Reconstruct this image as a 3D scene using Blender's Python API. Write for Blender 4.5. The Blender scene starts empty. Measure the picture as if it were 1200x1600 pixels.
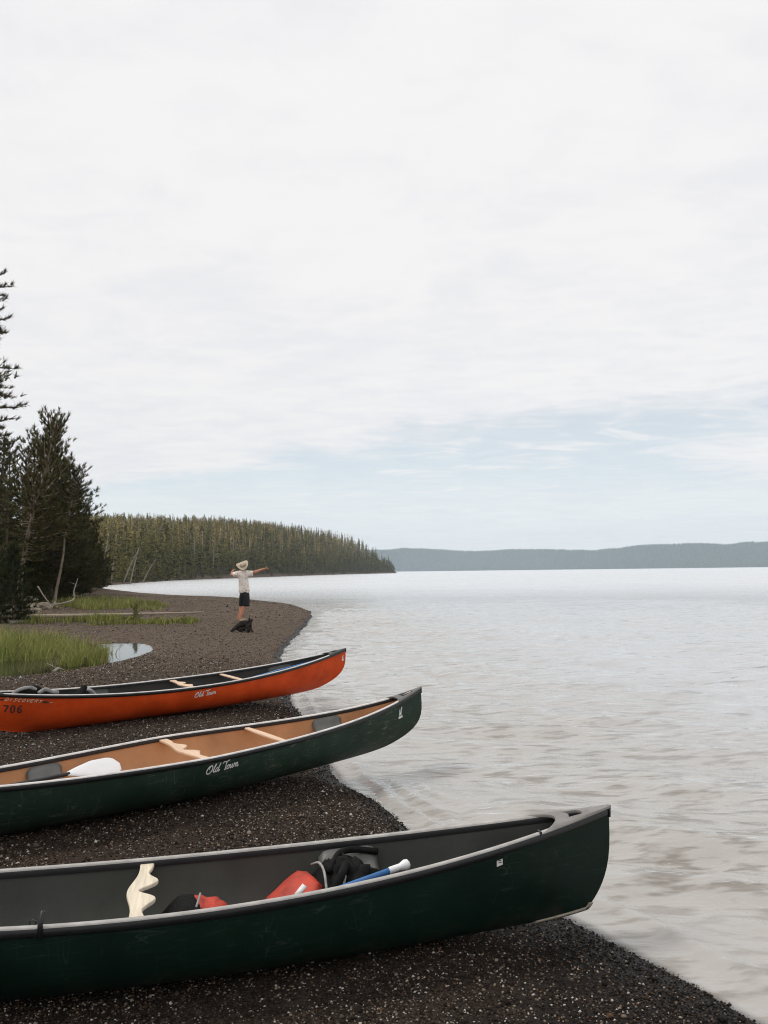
import bpy, bmesh, math, random
import numpy as np
from mathutils import Vector, Matrix, Euler, noise as mnoise

# ------------------------------------------------------------------ camera, sky, sun, exposure
scene = bpy.context.scene
COL = scene.collection
CAM_H = 2.05
FPX, HORIZON, ROLL = 1200.0, 892.8, math.radians(0.70)
PITCH = math.atan((HORIZON - 800.0) / FPX)
_f = Vector((0, math.cos(PITCH), math.sin(PITCH)))
_r = Vector((1, 0, 0))
_u = _r.cross(_f)
_c, _s = math.cos(ROLL), math.sin(ROLL)
_r2, _u2 = _c * _r - _s * _u, _c * _u + _s * _r
cam_data = bpy.data.cameras.new("camera")
cam = bpy.data.objects.new("camera", cam_data)
COL.objects.link(cam)
cam_data.sensor_width = 36.0
cam_data.lens = 27.0
cam_data.clip_start = 0.05
cam_data.clip_end = 40000.0
cam.matrix_world = Matrix(((_r2.x, _u2.x, -_f.x, 0), (_r2.y, _u2.y, -_f.y, 0), (_r2.z, _u2.z, -_f.z, CAM_H), (0, 0, 0, 1)))
scene.camera = cam

SUN_ELEV, SUN_AZ = math.radians(54), math.radians(-78)      # azimuth from +Y towards +X
world = bpy.data.worlds.new("World")
scene.world = world
world.use_nodes = True


def build_world():
    nt = world.node_tree
    nt.nodes.clear()
    N, K = nt.nodes.new, nt.links.new

    def math_(op, a, b=None, c=None, clamp=False):
        n = N('ShaderNodeMath'); n.operation = op; n.use_clamp = clamp
        for i, v in enumerate((a, b, c)):
            if v is None: continue
            if isinstance(v, (int, float)): n.inputs[i].default_value = v
            else: K(v, n.inputs[i])
        return n.outputs[0]

    def smooth(v, lo, hi):
        n = N('ShaderNodeMapRange'); n.interpolation_type = 'SMOOTHSTEP'
        K(v, n.inputs[0]); n.inputs[1].default_value = lo; n.inputs[2].default_value = hi
        return n.outputs[0]
    out = N('ShaderNodeOutputWorld'); bg = N('ShaderNodeBackground')
    bg.inputs[1].default_value = 0.1
    sky = N('ShaderNodeTexSky'); sky.sky_type = 'NISHITA'; sky.sun_disc = False
    sky.sun_elevation = SUN_ELEV; sky.sun_rotation = SUN_AZ
    sky.altitude = 2300; sky.air_density = 1.0; sky.dust_density = 1.5; sky.ozone_density = 1.0
    tc = N('ShaderNodeTexCoord')
    sep = N('ShaderNodeSeparateXYZ'); K(tc.outputs['Generated'], sep.inputs[0])
    x, y, z = sep.outputs
    zz = math_('ADD', math_('MAXIMUM', z, 0.0), 0.06)
    px, py = math_('DIVIDE', x, zz), math_('DIVIDE', y, zz)
    comb = N('ShaderNodeCombineXYZ'); K(px, comb.inputs[0]); K(py, comb.inputs[1])

    def fbm(scale, stretch, detail, dist, seed, rot=0.0):
        m = N('ShaderNodeMapping'); K(comb.outputs[0], m.inputs[0])
        m.inputs['Scale'].default_value = (scale * stretch[0], scale * stretch[1], 1)
        m.inputs['Rotation'].default_value = (0, 0, rot)
        m.inputs['Location'].default_value = (seed, seed * .7, seed * .3)
        n = N('ShaderNodeTexNoise'); K(m.outputs[0], n.inputs['Vector'])
        n.inputs['Scale'].default_value = 1.0; n.inputs['Detail'].default_value = detail
        n.inputs['Roughness'].default_value = 0.58; n.inputs['Distortion'].default_value = dist
        return n.outputs[0]
    # cloud deck whose front edge is a line on the cloud plane, ragged by noise
    nx, ny, p0 = -0.531, -0.847, (1.2, 3.68)
    d = math_('ADD', math_('MULTIPLY', math_('SUBTRACT', px, p0[0]), nx), math_('MULTIPLY', math_('SUBTRACT', py, p0[1]), ny))
    n1 = fbm(0.8, (1, 1), 8, 0.6, 3.1)
    n2 = fbm(2.3, (1, 1.5), 8, 0.8, 8.3, 0.5)
    n3 = fbm(5.5, (1, 1.2), 7, 0.4, 1.7, -0.3)
    dn = math_('ADD', d, math_('MULTIPLY', math_('SUBTRACT', n1, 0.5), 1.9))
    dn = math_('ADD', dn, math_('MULTIPLY', math_('SUBTRACT', n2, 0.5), 0.9))
    deck = smooth(dn, -0.32, 0.42)
    # a second bank further off to the right
    bx, by = math_('SUBTRACT', px, 2.75), math_('SUBTRACT', py, 4.5)
    r2 = math_('ADD', math_('MULTIPLY', bx, bx), math_('MULTIPLY', math_('MULTIPLY', by, by), 0.6))
    bank = math_('SUBTRACT', math_('ADD', math_('MULTIPLY', n1, 1.6), math_('MULTIPLY', n2, .6)), math_('MULTIPLY', r2, 0.55))
    bank = smooth(bank, 0.30, 0.95)
    wisp = math_('MULTIPLY', smooth(n2, 0.48, 0.70), 0.8)
    low = math_('SUBTRACT', 1.0, smooth(z, 0.03, 0.155))       # distant cloud near the horizon closes up
    low = math_('MULTIPLY', low, 0.92)
    m = math_('MAXIMUM', math_('MAXIMUM', deck, bank), math_('MAXIMUM', wisp, low))
    m = math_('MULTIPLY_ADD', m, 0.34, 0.66, clamp=True)      # thin veil everywhere
    ramp = N('ShaderNodeMix'); ramp.data_type = 'RGBA'
    tone = math_('ADD', math_('MULTIPLY', n2, 0.5), math_('MULTIPLY', n3, 0.35))
    tone = math_('ADD', tone, math_('MULTIPLY', n1, 0.35))
    K(smooth(tone, 0.44, 0.72), ramp.inputs[0])
    ramp.inputs[6].default_value = (8.55, 8.50, 8.78, 1)
    ramp.inputs[7].default_value = (9.35, 9.20, 9.16, 1)
    blue = N('ShaderNodeMix'); blue.data_type = 'RGBA'; blue.blend_type = 'MULTIPLY'; blue.inputs[0].default_value = 1.0
    K(sky.outputs[0], blue.inputs[6]); blue.inputs[7].default_value = (1.30, 1.46, 1.22, 1)
    mix = N('ShaderNodeMix'); mix.data_type = 'RGBA'
    K(m, mix.inputs[0]); K(blue.outputs[2], mix.inputs[6]); K(ramp.outputs[2], mix.inputs[7])
    K(mix.outputs[2], bg.inputs[0]); K(bg.outputs[0], out.inputs[0])


build_world()
sun_data = bpy.data.lights.new("sun", 'SUN')
sun_data.energy = 1.5
sun_data.angle = math.radians(14)
sun_data.color = (1.0, 0.95, 0.88)
sun = bpy.data.objects.new("sun", sun_data)
COL.objects.link(sun)
sd = Vector((math.sin(SUN_AZ) * math.cos(SUN_ELEV), math.cos(SUN_AZ) * math.cos(SUN_ELEV), math.sin(SUN_ELEV)))
sun.rotation_euler = (-sd).to_track_quat('-Z', 'Y').to_euler()

vs = scene.view_settings
vs.view_transform = 'Standard'; vs.look = 'None'; vs.exposure = 0.0; vs.gamma = 1.0; vs.use_curve_mapping = False
scene.render.engine = 'CYCLES'
cy = scene.cycles
cy.use_denoising = True
cy.denoiser = 'OPENIMAGEDENOISE'
cy.denoising_input_passes = 'RGB_ALBEDO_NORMAL'
cy.denoising_prefilter = 'ACCURATE'
cy.filter_width = 1.1
cy.sample_clamp_indirect = 3.0
cy.max_bounces = 8; cy.diffuse_bounces = 3; cy.glossy_bounces = 4; cy.transmission_bounces = 4
cy.volume_bounces = 1; cy.transparent_max_bounces = 8
cy.caustics_reflective = False; cy.caustics_refractive = False

# ------------------------------------------------------------------ helpers
rng = np.random.default_rng(7)
random.seed(7)


def tag(o, label=None, cat=None, group=None, kind=None):
    if label: o['label'] = label
    if cat: o['category'] = cat
    if group: o['group'] = group
    if kind: o['kind'] = kind
    return o


def empty(name, loc=(0, 0, 0), rot=(0, 0, 0)):
    o = bpy.data.objects.new(name, None)
    COL.objects.link(o); o.location = loc; o.rotation_euler = rot
    o.empty_display_size = 0.1
    return o


def mesh_data(name, V, Fc, smooth=False, mat=None, col=None):
    me = bpy.data.meshes.new(name)
    V = np.asarray(V, dtype=np.float32)
    if isinstance(Fc, np.ndarray):
        nf, k = Fc.shape
        me.vertices.add(len(V)); me.vertices.foreach_set('co', V.ravel())
        me.loops.add(nf * k); me.loops.foreach_set('vertex_index', Fc.astype(np.int32).ravel())
        me.polygons.add(nf); me.polygons.foreach_set('loop_start', np.arange(0, nf * k, k, dtype=np.int32))
        me.update(calc_edges=True)
    else:
        me.from_pydata(V.tolist(), [], Fc)
    if smooth:
        me.polygons.foreach_set('use_smooth', np.ones(len(me.polygons), dtype=bool))
    if col is not None:
        a = me.color_attributes.new('Col', 'FLOAT_COLOR', 'POINT')
        c4 = np.ones((len(V), 4), np.float32); c4[:, :3] = col
        a.data.foreach_set('color', c4.ravel())
    if mat: me.materials.append(mat)
    return me


def obj(name, V, Fc, mat, parent=None, smooth=False, col=None):
    me = mesh_data(name, V, Fc, smooth, mat, col)
    o = bpy.data.objects.new(name, me)
    COL.objects.link(o)
    if parent: o.parent = parent
    return o


class MB:
    """collects shapes into one mesh"""
    def __init__(s): s.V = []; s.F = []; s.n = 0

    def add(s, V, Fc):
        V = np.asarray(V, float).reshape(-1, 3)
        s.V.append(V); s.F += [tuple(int(i) + s.n for i in f) for f in Fc]; s.n += len(V)

    def box(s, c, size, R=None):
        c = np.array(c, float); h = np.array(size, float) / 2
        v = np.array([(x, y, z) for x in (-1, 1) for y in (-1, 1) for z in (-1, 1)], float) * h
        if R is not None: v = v @ np.array(R).T
        s.add(v + c, [(0, 1, 3, 2), (4, 6, 7, 5), (0, 4, 5, 1), (2, 3, 7, 6), (0, 2, 6, 4), (1, 5, 7, 3)])

    def tube(s, pts, rad, n=6, cap=True):
        P = np.asarray(pts, float); m = len(P)
        rad = np.broadcast_to(np.asarray(rad, float), (m,))
        T = np.gradient(P, axis=0); T /= np.linalg.norm(T, axis=1)[:, None] + 1e-9
        ref = np.array([0, 0, 1.0]) if abs(T[0, 2]) < .9 else np.array([1.0, 0, 0])
        V = []
        a = np.linspace(0, 2 * np.pi, n, endpoint=False)
        for i in range(m):
            A = np.cross(T[i], ref); A /= np.linalg.norm(A) + 1e-9
            B = np.cross(T[i], A); ref = np.cross(A, T[i])
            V.append(P[i] + rad[i] * (np.cos(a)[:, None] * A + np.sin(a)[:, None] * B))
        V = np.concatenate(V)
        Fc = [(i * n + j, i * n + (j + 1) % n, (i + 1) * n + (j + 1) % n, (i + 1) * n + j) for i in range(m - 1) for j in range(n)]
        if cap:
            Fc.append(tuple(range(n))[::-1]); Fc.append(tuple((m - 1) * n + j for j in range(n)))
        s.add(V, Fc)

    def grid(s, G, wrap=False):
        G = np.asarray(G, float); a, b = G.shape[:2]
        Fc = [(i * b + j, i * b + (j + 1) % b, (i + 1) * b + (j + 1) % b, (i + 1) * b + j)
              for i in range(a - 1) for j in range(b if wrap else b - 1)]
        s.add(G.reshape(-1, 3), Fc)

    def build(s, name, mat, parent=None, smooth=False):
        return obj(name, np.concatenate(s.V), s.F, mat, parent, smooth)


def crom(P, n=6):
    """Catmull-Rom through points"""
    P = np.asarray(P, float)
    Q = np.vstack([2 * P[0] - P[1], P, 2 * P[-1] - P[-2]])
    out = []
    for i in range(len(P) - 1):
        a, b, c, d = Q[i:i + 4]
        for t in np.linspace(0, 1, n, endpoint=False):
            out.append(.5 * (2 * b + (c - a) * t + (2 * a - 5 * b + 4 * c - d) * t * t + (3 * b - a - 3 * c + d) * t ** 3))
    out.append(P[-1])
    return np.array(out)


def bevel(o, w, seg=2, ang=40):
    m = o.modifiers.new('bevel', 'BEVEL'); m.width = w; m.segments = seg; m.limit_method = 'ANGLE'; m.angle_limit = math.radians(ang)
    return o


def solidify(o, t, off=-1):
    m = o.modifiers.new('solid', 'SOLIDIFY'); m.thickness = t; m.offset = off
    return o


def subsurf(o, n=1):
    m = o.modifiers.new('sub', 'SUBSURF'); m.levels = n; m.render_levels = n
    return o


# ------------------------------------------------------------------ materials
class Mat:
    def __init__(s, name, base=(.5, .5, .5), rough=.6, **kw):
        s.m = bpy.data.materials.new(name); s.m.use_nodes = True
        s.nt = s.m.node_tree; s.N = s.nt.nodes.new; s.K = s.nt.links.new
        s.p = s.nt.nodes['Principled BSDF']
        s.p.inputs['Base Color'].default_value = (*base, 1)
        s.p.inputs['Roughness'].default_value = rough
        for k, v in kw.items():
            s.p.inputs[k.replace('_', ' ')].default_value = v

    def coord(s, kind='Object', scale=(1, 1, 1), rot=(0, 0, 0)):
        tc = s.N('ShaderNodeTexCoord'); mp = s.N('ShaderNodeMapping')
        s.K(tc.outputs[kind], mp.inputs[0]); mp.inputs['Scale'].default_value = scale; mp.inputs['Rotation'].default_value = rot
        return mp.outputs[0]

    def noise(s, vec, scale, detail=4, rough=.55, dist=0):
        n = s.N('ShaderNodeTexNoise'); s.K(vec, n.inputs['Vector'])
        n.inputs['Scale'].default_value = scale; n.inputs['Detail'].default_value = detail
        n.inputs['Roughness'].default_value = rough; n.inputs['Distortion'].default_value = dist
        return n.outputs[0]

    def vor(s, vec, scale, feature='F1', out='Distance', rand=1.0):
        n = s.N('ShaderNodeTexVoronoi'); n.feature = feature; s.K(vec, n.inputs['Vector'])
        n.inputs['Scale'].default_value = scale; n.inputs['Randomness'].default_value = rand
        return n.outputs[out]

    def ramp(s, fac, stops):
        n = s.N('ShaderNodeValToRGB'); s.K(fac, n.inputs[0])
        e = n.color_ramp.elements
        while len(e) > 1: e.remove(e[-1])
        for i, (p, c) in enumerate(stops):
            el = e[0] if i == 0 else e.new(p)
            el.position = p; el.color = (*c, 1) if len(c) == 3 else c
        return n.outputs[0]

    def mix(s, fac, a, b, blend='MIX'):
        n = s.N('ShaderNodeMix'); n.data_type = 'RGBA'; n.blend_type = blend
        for v, i in ((fac, 0), (a, 6), (b, 7)):
            if isinstance(v, (int, float)): n.inputs[i].default_value = v
            elif isinstance(v, tuple): n.inputs[i].default_value = (*v, 1)
            else: s.K(v, n.inputs[i])
        return n.outputs[2]

    def math(s, op, a, b=0.0, c=0.0, clamp=False):
        n = s.N('ShaderNodeMath'); n.operation = op; n.use_clamp = clamp
        for i, v in enumerate((a, b, c)):
            if isinstance(v, (int, float)): n.inputs[i].default_value = v
            else: s.K(v, n.inputs[i])
        return n.outputs[0]

    def bump(s, h, strength=.3, dist=.01, normal=None):
        n = s.N('ShaderNodeBump'); n.inputs['Strength'].default_value = strength; n.inputs['Distance'].default_value = dist
        s.K(h, n.inputs['Height'])
        if normal is not None: s.K(normal, n.inputs['Normal'])
        s.K(n.outputs[0], s.p.inputs['Normal']); return n.outputs[0]

    def base(s, c): s.K(c, s.p.inputs['Base Color']); return s
    def rough(s, r): s.K(r, s.p.inputs['Roughness']); return s


def simple(name, base, rough=.6, var=.25, scale=8, bump=0, bscale=60, **kw):
    M = Mat(name, base, rough, **kw)
    v = M.coord()
    n = M.noise(v, scale, 5)
    lo = tuple(max(0, c * (1 - var)) for c in base); hi = tuple(c * (1 + var) for c in base)
    M.base(M.ramp(n, [(.3, lo), (.7, hi)]))
    if bump: M.bump(M.noise(v, bscale, 4), bump, .01)
    return M.m


def vcol_mat(name, rough=.8, tint=(1, 1, 1), trans=0):
    M = Mat(name, (.5, .5, .5), rough)
    a = M.N('ShaderNodeAttribute'); a.attribute_name = 'Col'
    M.base(M.mix(1.0, a.outputs['Color'], tint, 'MULTIPLY'))
    M.p.inputs['Specular IOR Level'].default_value = .12
    return M.m


def m_ground():
    M = Mat('gravel_ground', rough=.9, Specular_IOR_Level=.12)
    v = M.coord()
    big = M.noise(v, .55, 4)
    mid = M.noise(v, 5, 5, .6)
    c = M.ramp(mid, [(.3, (.012, .009, .007)), (.55, (.025, .0185, .014)), (.75, (.046, .034, .026))])
    c = M.mix(M.math('MULTIPLY', M.ramp(big, [(.5, (0, 0, 0)), (.72, (1, 1, 1))]), .55), c, (.062, .035, .020))
    sxy = M.N('ShaderNodeNewGeometry'); sq = M.N('ShaderNodeSeparateXYZ'); M.K(sxy.outputs['Position'], sq.inputs[0])
    dry = M.N('ShaderNodeMapRange'); dry.interpolation_type = 'SMOOTHSTEP'; M.K(sq.outputs[1], dry.inputs[0]); dry.inputs[1].default_value = 9.0; dry.inputs[2].default_value = 21.0
    c = M.mix(dry.outputs[0], c, M.ramp(mid, [(.3, (.074, .053, .037)), (.7, (.145, .108, .076))]))
    g = M.vor(v, 90, 'F1', 'Color')
    gs = M.N('ShaderNodeSeparateColor'); M.K(g, gs.inputs[0])
    c = M.mix(M.ramp(gs.outputs[0], [(.3, (0, 0, 0)), (1, (.5, .5, .5))]), c, (.085, .066, .052))
    spk = M.vor(v, 55, 'F1', 'Color'); ss = M.N('ShaderNodeSeparateColor'); M.K(spk, ss.inputs[0])
    spd = M.vor(v, 55)
    k = M.math('MULTIPLY', M.math('GREATER_THAN', ss.outputs[1], .93), M.math('LESS_THAN', spd, .3))
    c = M.mix(k, c, (.34, .30, .26))
    # far field: coarser pale bits so that the gravel still reads further up the beach
    spk2 = M.vor(v, 14, 'F1', 'Color'); s2 = M.N('ShaderNodeSeparateColor'); M.K(spk2, s2.inputs[0])
    k2 = M.math('MULTIPLY', M.math('GREATER_THAN', s2.outputs[0], .86), M.math('LESS_THAN', M.vor(v, 14), .22))
    c = M.mix(M.math('MULTIPLY', k2, .35), c, (.15, .12, .095))
    # dampness along the waterline and in the lake bed
    geo = M.N('ShaderNodeNewGeometry'); sp = M.N('ShaderNodeSeparateXYZ'); M.K(geo.outputs['Position'], sp.inputs[0])
    zz = M.math('ADD', sp.outputs[2], M.math('MULTIPLY', M.math('SUBTRACT', big, .5), .03))
    wet = M.N('ShaderNodeMapRange'); wet.interpolation_type = 'SMOOTHSTEP'; M.K(zz, wet.inputs[0])
    wet.inputs[1].default_value = .075; wet.inputs[2].default_value = .03
    c = M.mix(wet.outputs[0], c, (.010, .008, .007))
    # forest floor up the slopes
    fl = M.N('ShaderNodeMapRange'); M.K(sp.outputs[2], fl.inputs[0]); fl.inputs[1].default_value = .8; fl.inputs[2].default_value = 2.0
    c = M.mix(fl.outputs[0], c, M.ramp(mid, [(.3, (.020, .019, .008)), (.7, (.052, .042, .020))]))
    M.base(c)
    M.rough(M.math('MULTIPLY_ADD', wet.outputs[0], -.45, .92))
    h = M.math('ADD', M.vor(v, 70), M.math('MULTIPLY', M.noise(v, 18, 5), 1.2))
    M.bump(h, .8, .009)
    return M.m


def m_water():
    M = Mat('lake_water'); nt = M.nt
    nt.nodes.remove(M.p)
    geo = M.N('ShaderNodeNewGeometry')

    def co(rz, sx):
        mp = M.N('ShaderNodeMapping'); M.K(geo.outputs['Position'], mp.inputs[0])
        mp.inputs['Rotation'].default_value = (0, 0, math.radians(rz)); mp.inputs['Scale'].default_value = (sx, 1, 1)
        return mp.outputs[0]
    at = M.N('ShaderNodeAttribute'); at.attribute_name = 'Col'
    sc = M.N('ShaderNodeSeparateColor'); M.K(at.outputs['Color'], sc.inputs[0])
    v, v2 = co(-14, .42), co(9, .34)
    a = M.noise(v, 2.6, 3, .5, .5); b = M.noise(v2, 8.0, 4, .6, .4); c = M.noise(v, .5, 3, .5, .4); f = M.noise(v2, 22, 3, .55, .2)
    calm = M.noise(co(30, .6), .12, 3, .5, .6)                     # wind patches
    wind = M.ramp(calm, [(.36, (.45, .45, .45)), (.62, (1, 1, 1))])
    h = M.math('ADD', M.math('MULTIPLY', a, .080), M.math('MULTIPLY', b, .036))
    h = M.math('ADD', h, M.math('MULTIPLY', f, .011))
    h = M.math('MULTIPLY', h, wind)
    h = M.math('ADD', h, M.math('MULTIPLY', c, .10))
    h = M.math('MULTIPLY', h, M.math('MULTIPLY_ADD', sc.outputs[1], -.45, 1.0))
    bp = M.N('ShaderNodeBump'); bp.inputs['Strength'].default_value = 1.0; bp.inputs['Distance'].default_value = 1.0
    M.K(h, bp.inputs['Height']); nrm = bp.outputs[0]
    # silty water; dark slopes of the ripples painted brown into the shallow colour
    streak_co = co(-22, .30)
    ripple_shade = M.ramp(M.noise(streak_co, 9.0, 3, .5, .12), [(.50, (.41, .392, .365)), (.62, (.23, .205, .175))])
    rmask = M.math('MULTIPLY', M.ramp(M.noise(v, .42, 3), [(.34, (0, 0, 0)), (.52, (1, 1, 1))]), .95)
    shallow = M.mix(rmask, (.41, .392, .365), ripple_shade)
    wavelet_shade = M.ramp(M.noise(co(-6, .24), 4.6, 3, .55, .15), [(.61, (0, 0, 0)), (.69, (.6, .6, .6))])  # dark wavelet facets painted into the deep-water colour
    body = M.mix(sc.outputs[0], shallow, M.mix(wavelet_shade, (.47, .478, .49), (.15, .15, .155)))
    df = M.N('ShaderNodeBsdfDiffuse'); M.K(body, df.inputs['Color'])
    tr = M.N('ShaderNodeBsdfTransparent'); tr.inputs[0].default_value = (.8, .78, .72, 1)
    gl = M.N('ShaderNodeBsdfGlossy'); gl.inputs['Color'].default_value = (1, 1, 1, 1); M.K(nrm, gl.inputs['Normal'])
    M.K(M.math('MULTIPLY_ADD', sc.outputs[1], .21, .04), gl.inputs['Roughness'])
    fr = M.N('ShaderNodeFresnel'); fr.inputs['IOR'].default_value = 1.45; M.K(nrm, fr.inputs['Normal'])
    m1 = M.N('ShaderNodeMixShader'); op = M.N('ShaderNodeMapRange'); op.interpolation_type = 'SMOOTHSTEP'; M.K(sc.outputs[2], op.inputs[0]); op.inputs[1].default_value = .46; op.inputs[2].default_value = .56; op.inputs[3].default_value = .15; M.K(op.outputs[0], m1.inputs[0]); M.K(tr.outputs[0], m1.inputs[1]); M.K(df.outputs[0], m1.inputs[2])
    m2 = M.N('ShaderNodeMixShader'); M.K(fr.outputs[0], m2.inputs[0]); M.K(m1.outputs[0], m2.inputs[1]); M.K(gl.outputs[0], m2.inputs[2])
    M.K(m2.outputs[0], nt.nodes['Material Output'].inputs['Surface'])
    return M.m


MAT = {}
MAT['ground'] = m_ground()
MAT['water'] = m_water()


def m_hull(name, base, scuff, amount, rough=.38):
    M = Mat(name, base, rough, Specular_IOR_Level=.14)
    v = M.coord()
    n = M.noise(v, 2.2, 6, .6)
    lo = tuple(c * .72 for c in base); hi = tuple(c * 1.25 for c in base)
    c = M.ramp(n, [(.3, lo), (.7, hi)])
    vs_ = M.coord('Object', (2.6, 1, 15), (0, .06, 0))
    st = M.noise(vs_, 3.0, 7, .7, .2)
    vt = M.coord('Object', (34, 1, 2.2), (0, .25, 0))
    st2 = M.noise(vt, 2.0, 5, .7)
    blot = M.noise(v, 1.5, 3)
    k = M.math('MULTIPLY', M.ramp(st, [(.54, (0, 0, 0)), (.78, (1, 1, 1))]), M.ramp(blot, [(.46, (0, 0, 0)), (.66, (1, 1, 1))]))
    k2 = M.ramp(st2, [(.62, (0, 0, 0)), (.70, (.55, .55, .55))])
    c = M.mix(M.math('MULTIPLY', M.math('MAXIMUM', k, k2), amount, clamp=True), c, scuff)
    def scratch(scale, rotv, th, seed):
        f = M.noise(M.coord('Object', scale, rotv), 1.0, 2, .4, .3)
        q = M.math('ABSOLUTE', M.math('SUBTRACT', f, seed))
        mr = M.N('ShaderNodeMapRange'); M.K(q, mr.inputs[0]); mr.inputs[1].default_value = 0.0; mr.inputs[2].default_value = th; mr.inputs[3].default_value = 1.0; mr.inputs[4].default_value = 0.0
        return mr.outputs[0]
    brk = M.ramp(M.noise(v, 4.5, 3), [(.48, (0, 0, 0)), (.60, (1, 1, 1))])
    sl = M.math('MAXIMUM', scratch((.9, 1, 9), (0, .12, 0), .0045, .47), scratch((1.6, 1, 13), (0, -.22, 0), .0055, .55))
    sl = M.math('MAXIMUM', sl, scratch((11, 1, 1.6), (0, .3, 0), .004, .5))
    c = M.mix(M.math('MULTIPLY', M.math('MULTIPLY', sl, brk), min(.8, amount + .15)), c, scuff)
    so = M.N('ShaderNodeSeparateXYZ'); M.K(v, so.inputs[0])
    mud = M.N('ShaderNodeMapRange'); M.K(so.outputs[2], mud.inputs[0]); mud.inputs[1].default_value = .16; mud.inputs[2].default_value = .0
    mk = M.math('MULTIPLY', mud.outputs[0], M.ramp(M.noise(v, 6, 5, .65), [(.45, (0, 0, 0)), (.75, (.5, .5, .5))]))
    c = M.mix(mk, c, (.09, .07, .052))
    M.base(c)
    M.rough(M.math('MULTIPLY_ADD', n, .25, rough - .1))
    M.bump(M.noise(v, 3.5, 2), .12, .03)
    return M.m


MAT['hull_dark'] = m_hull('dark_green_hull', (.0050, .0165, .0115), (.060, .078, .066), .30, .5)
MAT['hull_green'] = m_hull('scuffed_green_hull', (.019, .037, .026), (.16, .16, .115), .75, .5)
MAT['hull_red'] = m_hull('orange_red_hull', (.64, .072, .012), (.68, .20, .10), .25, .45)


def m_liner(name, base):
    M = Mat(name, base, .6, Specular_IOR_Level=.2)
    v = M.coord()
    n = M.noise(v, 3, 5); f = M.noise(v, 160, 2)
    lo = tuple(c * .75 for c in base); hi = tuple(min(1, c * 1.2) for c in base)
    c = M.mix(M.math('MULTIPLY', f, .35), M.ramp(n, [(.3, lo), (.7, hi)]), tuple(min(1, c * 1.6) for c in base))
    M.base(c); M.bump(f, .15, .004)
    return M.m


MAT['liner_grey'] = m_liner('grey_liner', (.060, .063, .055))
MAT['liner_tan'] = m_liner('tan_liner', (.47, .25, .125))
MAT['liner_black'] = m_liner('charcoal_liner', (.040, .038, .034))
MAT['gun_grey'] = simple('grey_vinyl', (.40, .38, .355), .45, .2, 14, .2, 120)
MAT['gun_pale'] = simple('sheen_vinyl', (.66, .63, .60), .4, .2, 14, .15, 120)  # worn vinyl; reflected sky on its top painted as pale colour
MAT['black'] = simple('black_plastic', (.012, .012, .013), .45, .25, 20)
MAT['deck_grey'] = simple('weathered_deck', (.225, .21, .195), .6, .25, 9, .3, 150)
MAT['seat_grey'] = simple('seat_plastic', (.13, .13, .12), .5, .2, 10, .1, 90)
MAT['seat_dark'] = simple('dark_seat_plastic', (.045, .048, .045), .5, .2, 10, .1, 90)
MAT['white'] = simple('white_print', (.78, .77, .74), .5, .06, 30)
MAT['cream'] = simple('cream_print', (.62, .52, .36), .5, .1, 30)
MAT['ink'] = simple('dark_print', (.03, .018, .014), .6, .2, 30)
MAT['blue'] = simple('blue_shaft', (.035, .16, .42), .35, .15, 12)
MAT['paddle_white'] = simple('white_plastic', (.80, .80, .80), .35, .05, 9)
MAT['red_cloth'] = simple('red_nylon', (.44, .040, .017), .65, .35, 9, .8, 16)
MAT['black_cloth'] = simple('black_nylon', (.010, .010, .010), .8, .4, 14, .3, 60, Specular_IOR_Level=.1)
MAT['grey_cloth'] = simple('grey_webbing', (.30, .29, .28), .8, .3, 25, .3, 60)
MAT['skid'] = simple('skid_plate', (.36, .32, .25), .8, .25, 30, .6, 120)


def m_wood(name, base, axis=1, rough=.55):
    M = Mat(name, base, rough)
    sc = [40, 40, 40]; sc[axis] = 3
    v = M.coord('Object', tuple(sc))
    n = M.noise(v, 1.0, 5, .6, .4)
    lo = tuple(c * .72 for c in base); hi = tuple(min(1, c * 1.12) for c in base)
    M.base(M.ramp(n, [(.3, lo), (.65, hi)])); M.bump(n, .15, .004)
    return M.m


MAT['ash_pale'] = m_wood('bleached_ash', (.72, .63, .48))
MAT['ash_warm'] = m_wood('varnished_ash', (.72, .50, .34))
MAT['drift'] = m_wood('driftwood', (.40, .33, .25), 0, .9)
MAT['drift_grey'] = m_wood('grey_driftwood', (.36, .33, .29), 0, .9)
MAT['stump'] = simple('charred_stump', (.026, .020, .016), .95, .5, 9, .9, 22)
MAT['rock'] = simple('pale_rock', (.30, .25, .19), .9, .35, 3, .6, 9)
MAT['needle'] = vcol_mat('pine_needles', .7)
MAT['grass'] = vcol_mat('grass_blades', .7)
MAT['pebble'] = vcol_mat('pebbles', .65)
MAT['hill_tree'] = vcol_mat('hill_conifers', .85)
MAT['bark'] = simple('pine_bark', (.085, .062, .045), .95, .45, 5, .8, 14)
MAT['bark_pale'] = simple('weathered_trunk', (.27, .21, .155), .95, .35, 5, .6, 14)
MAT['snag'] = simple('bleached_snag', (.28, .245, .20), .9, .3, 4, .4, 12)
MAT['skin'] = simple('skin', (.50, .225, .135), .55, .12, 6)
MAT['shorts'] = simple('dark_shorts', (.012, .012, .015), .85, .4, 8)
MAT['straw'] = simple('straw_hat', (.56, .47, .35), .85, .15, 40, .3, 120)
MAT['far'] = simple('far_hillside', (.055, .07, .05), .95, .3, .01)

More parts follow.
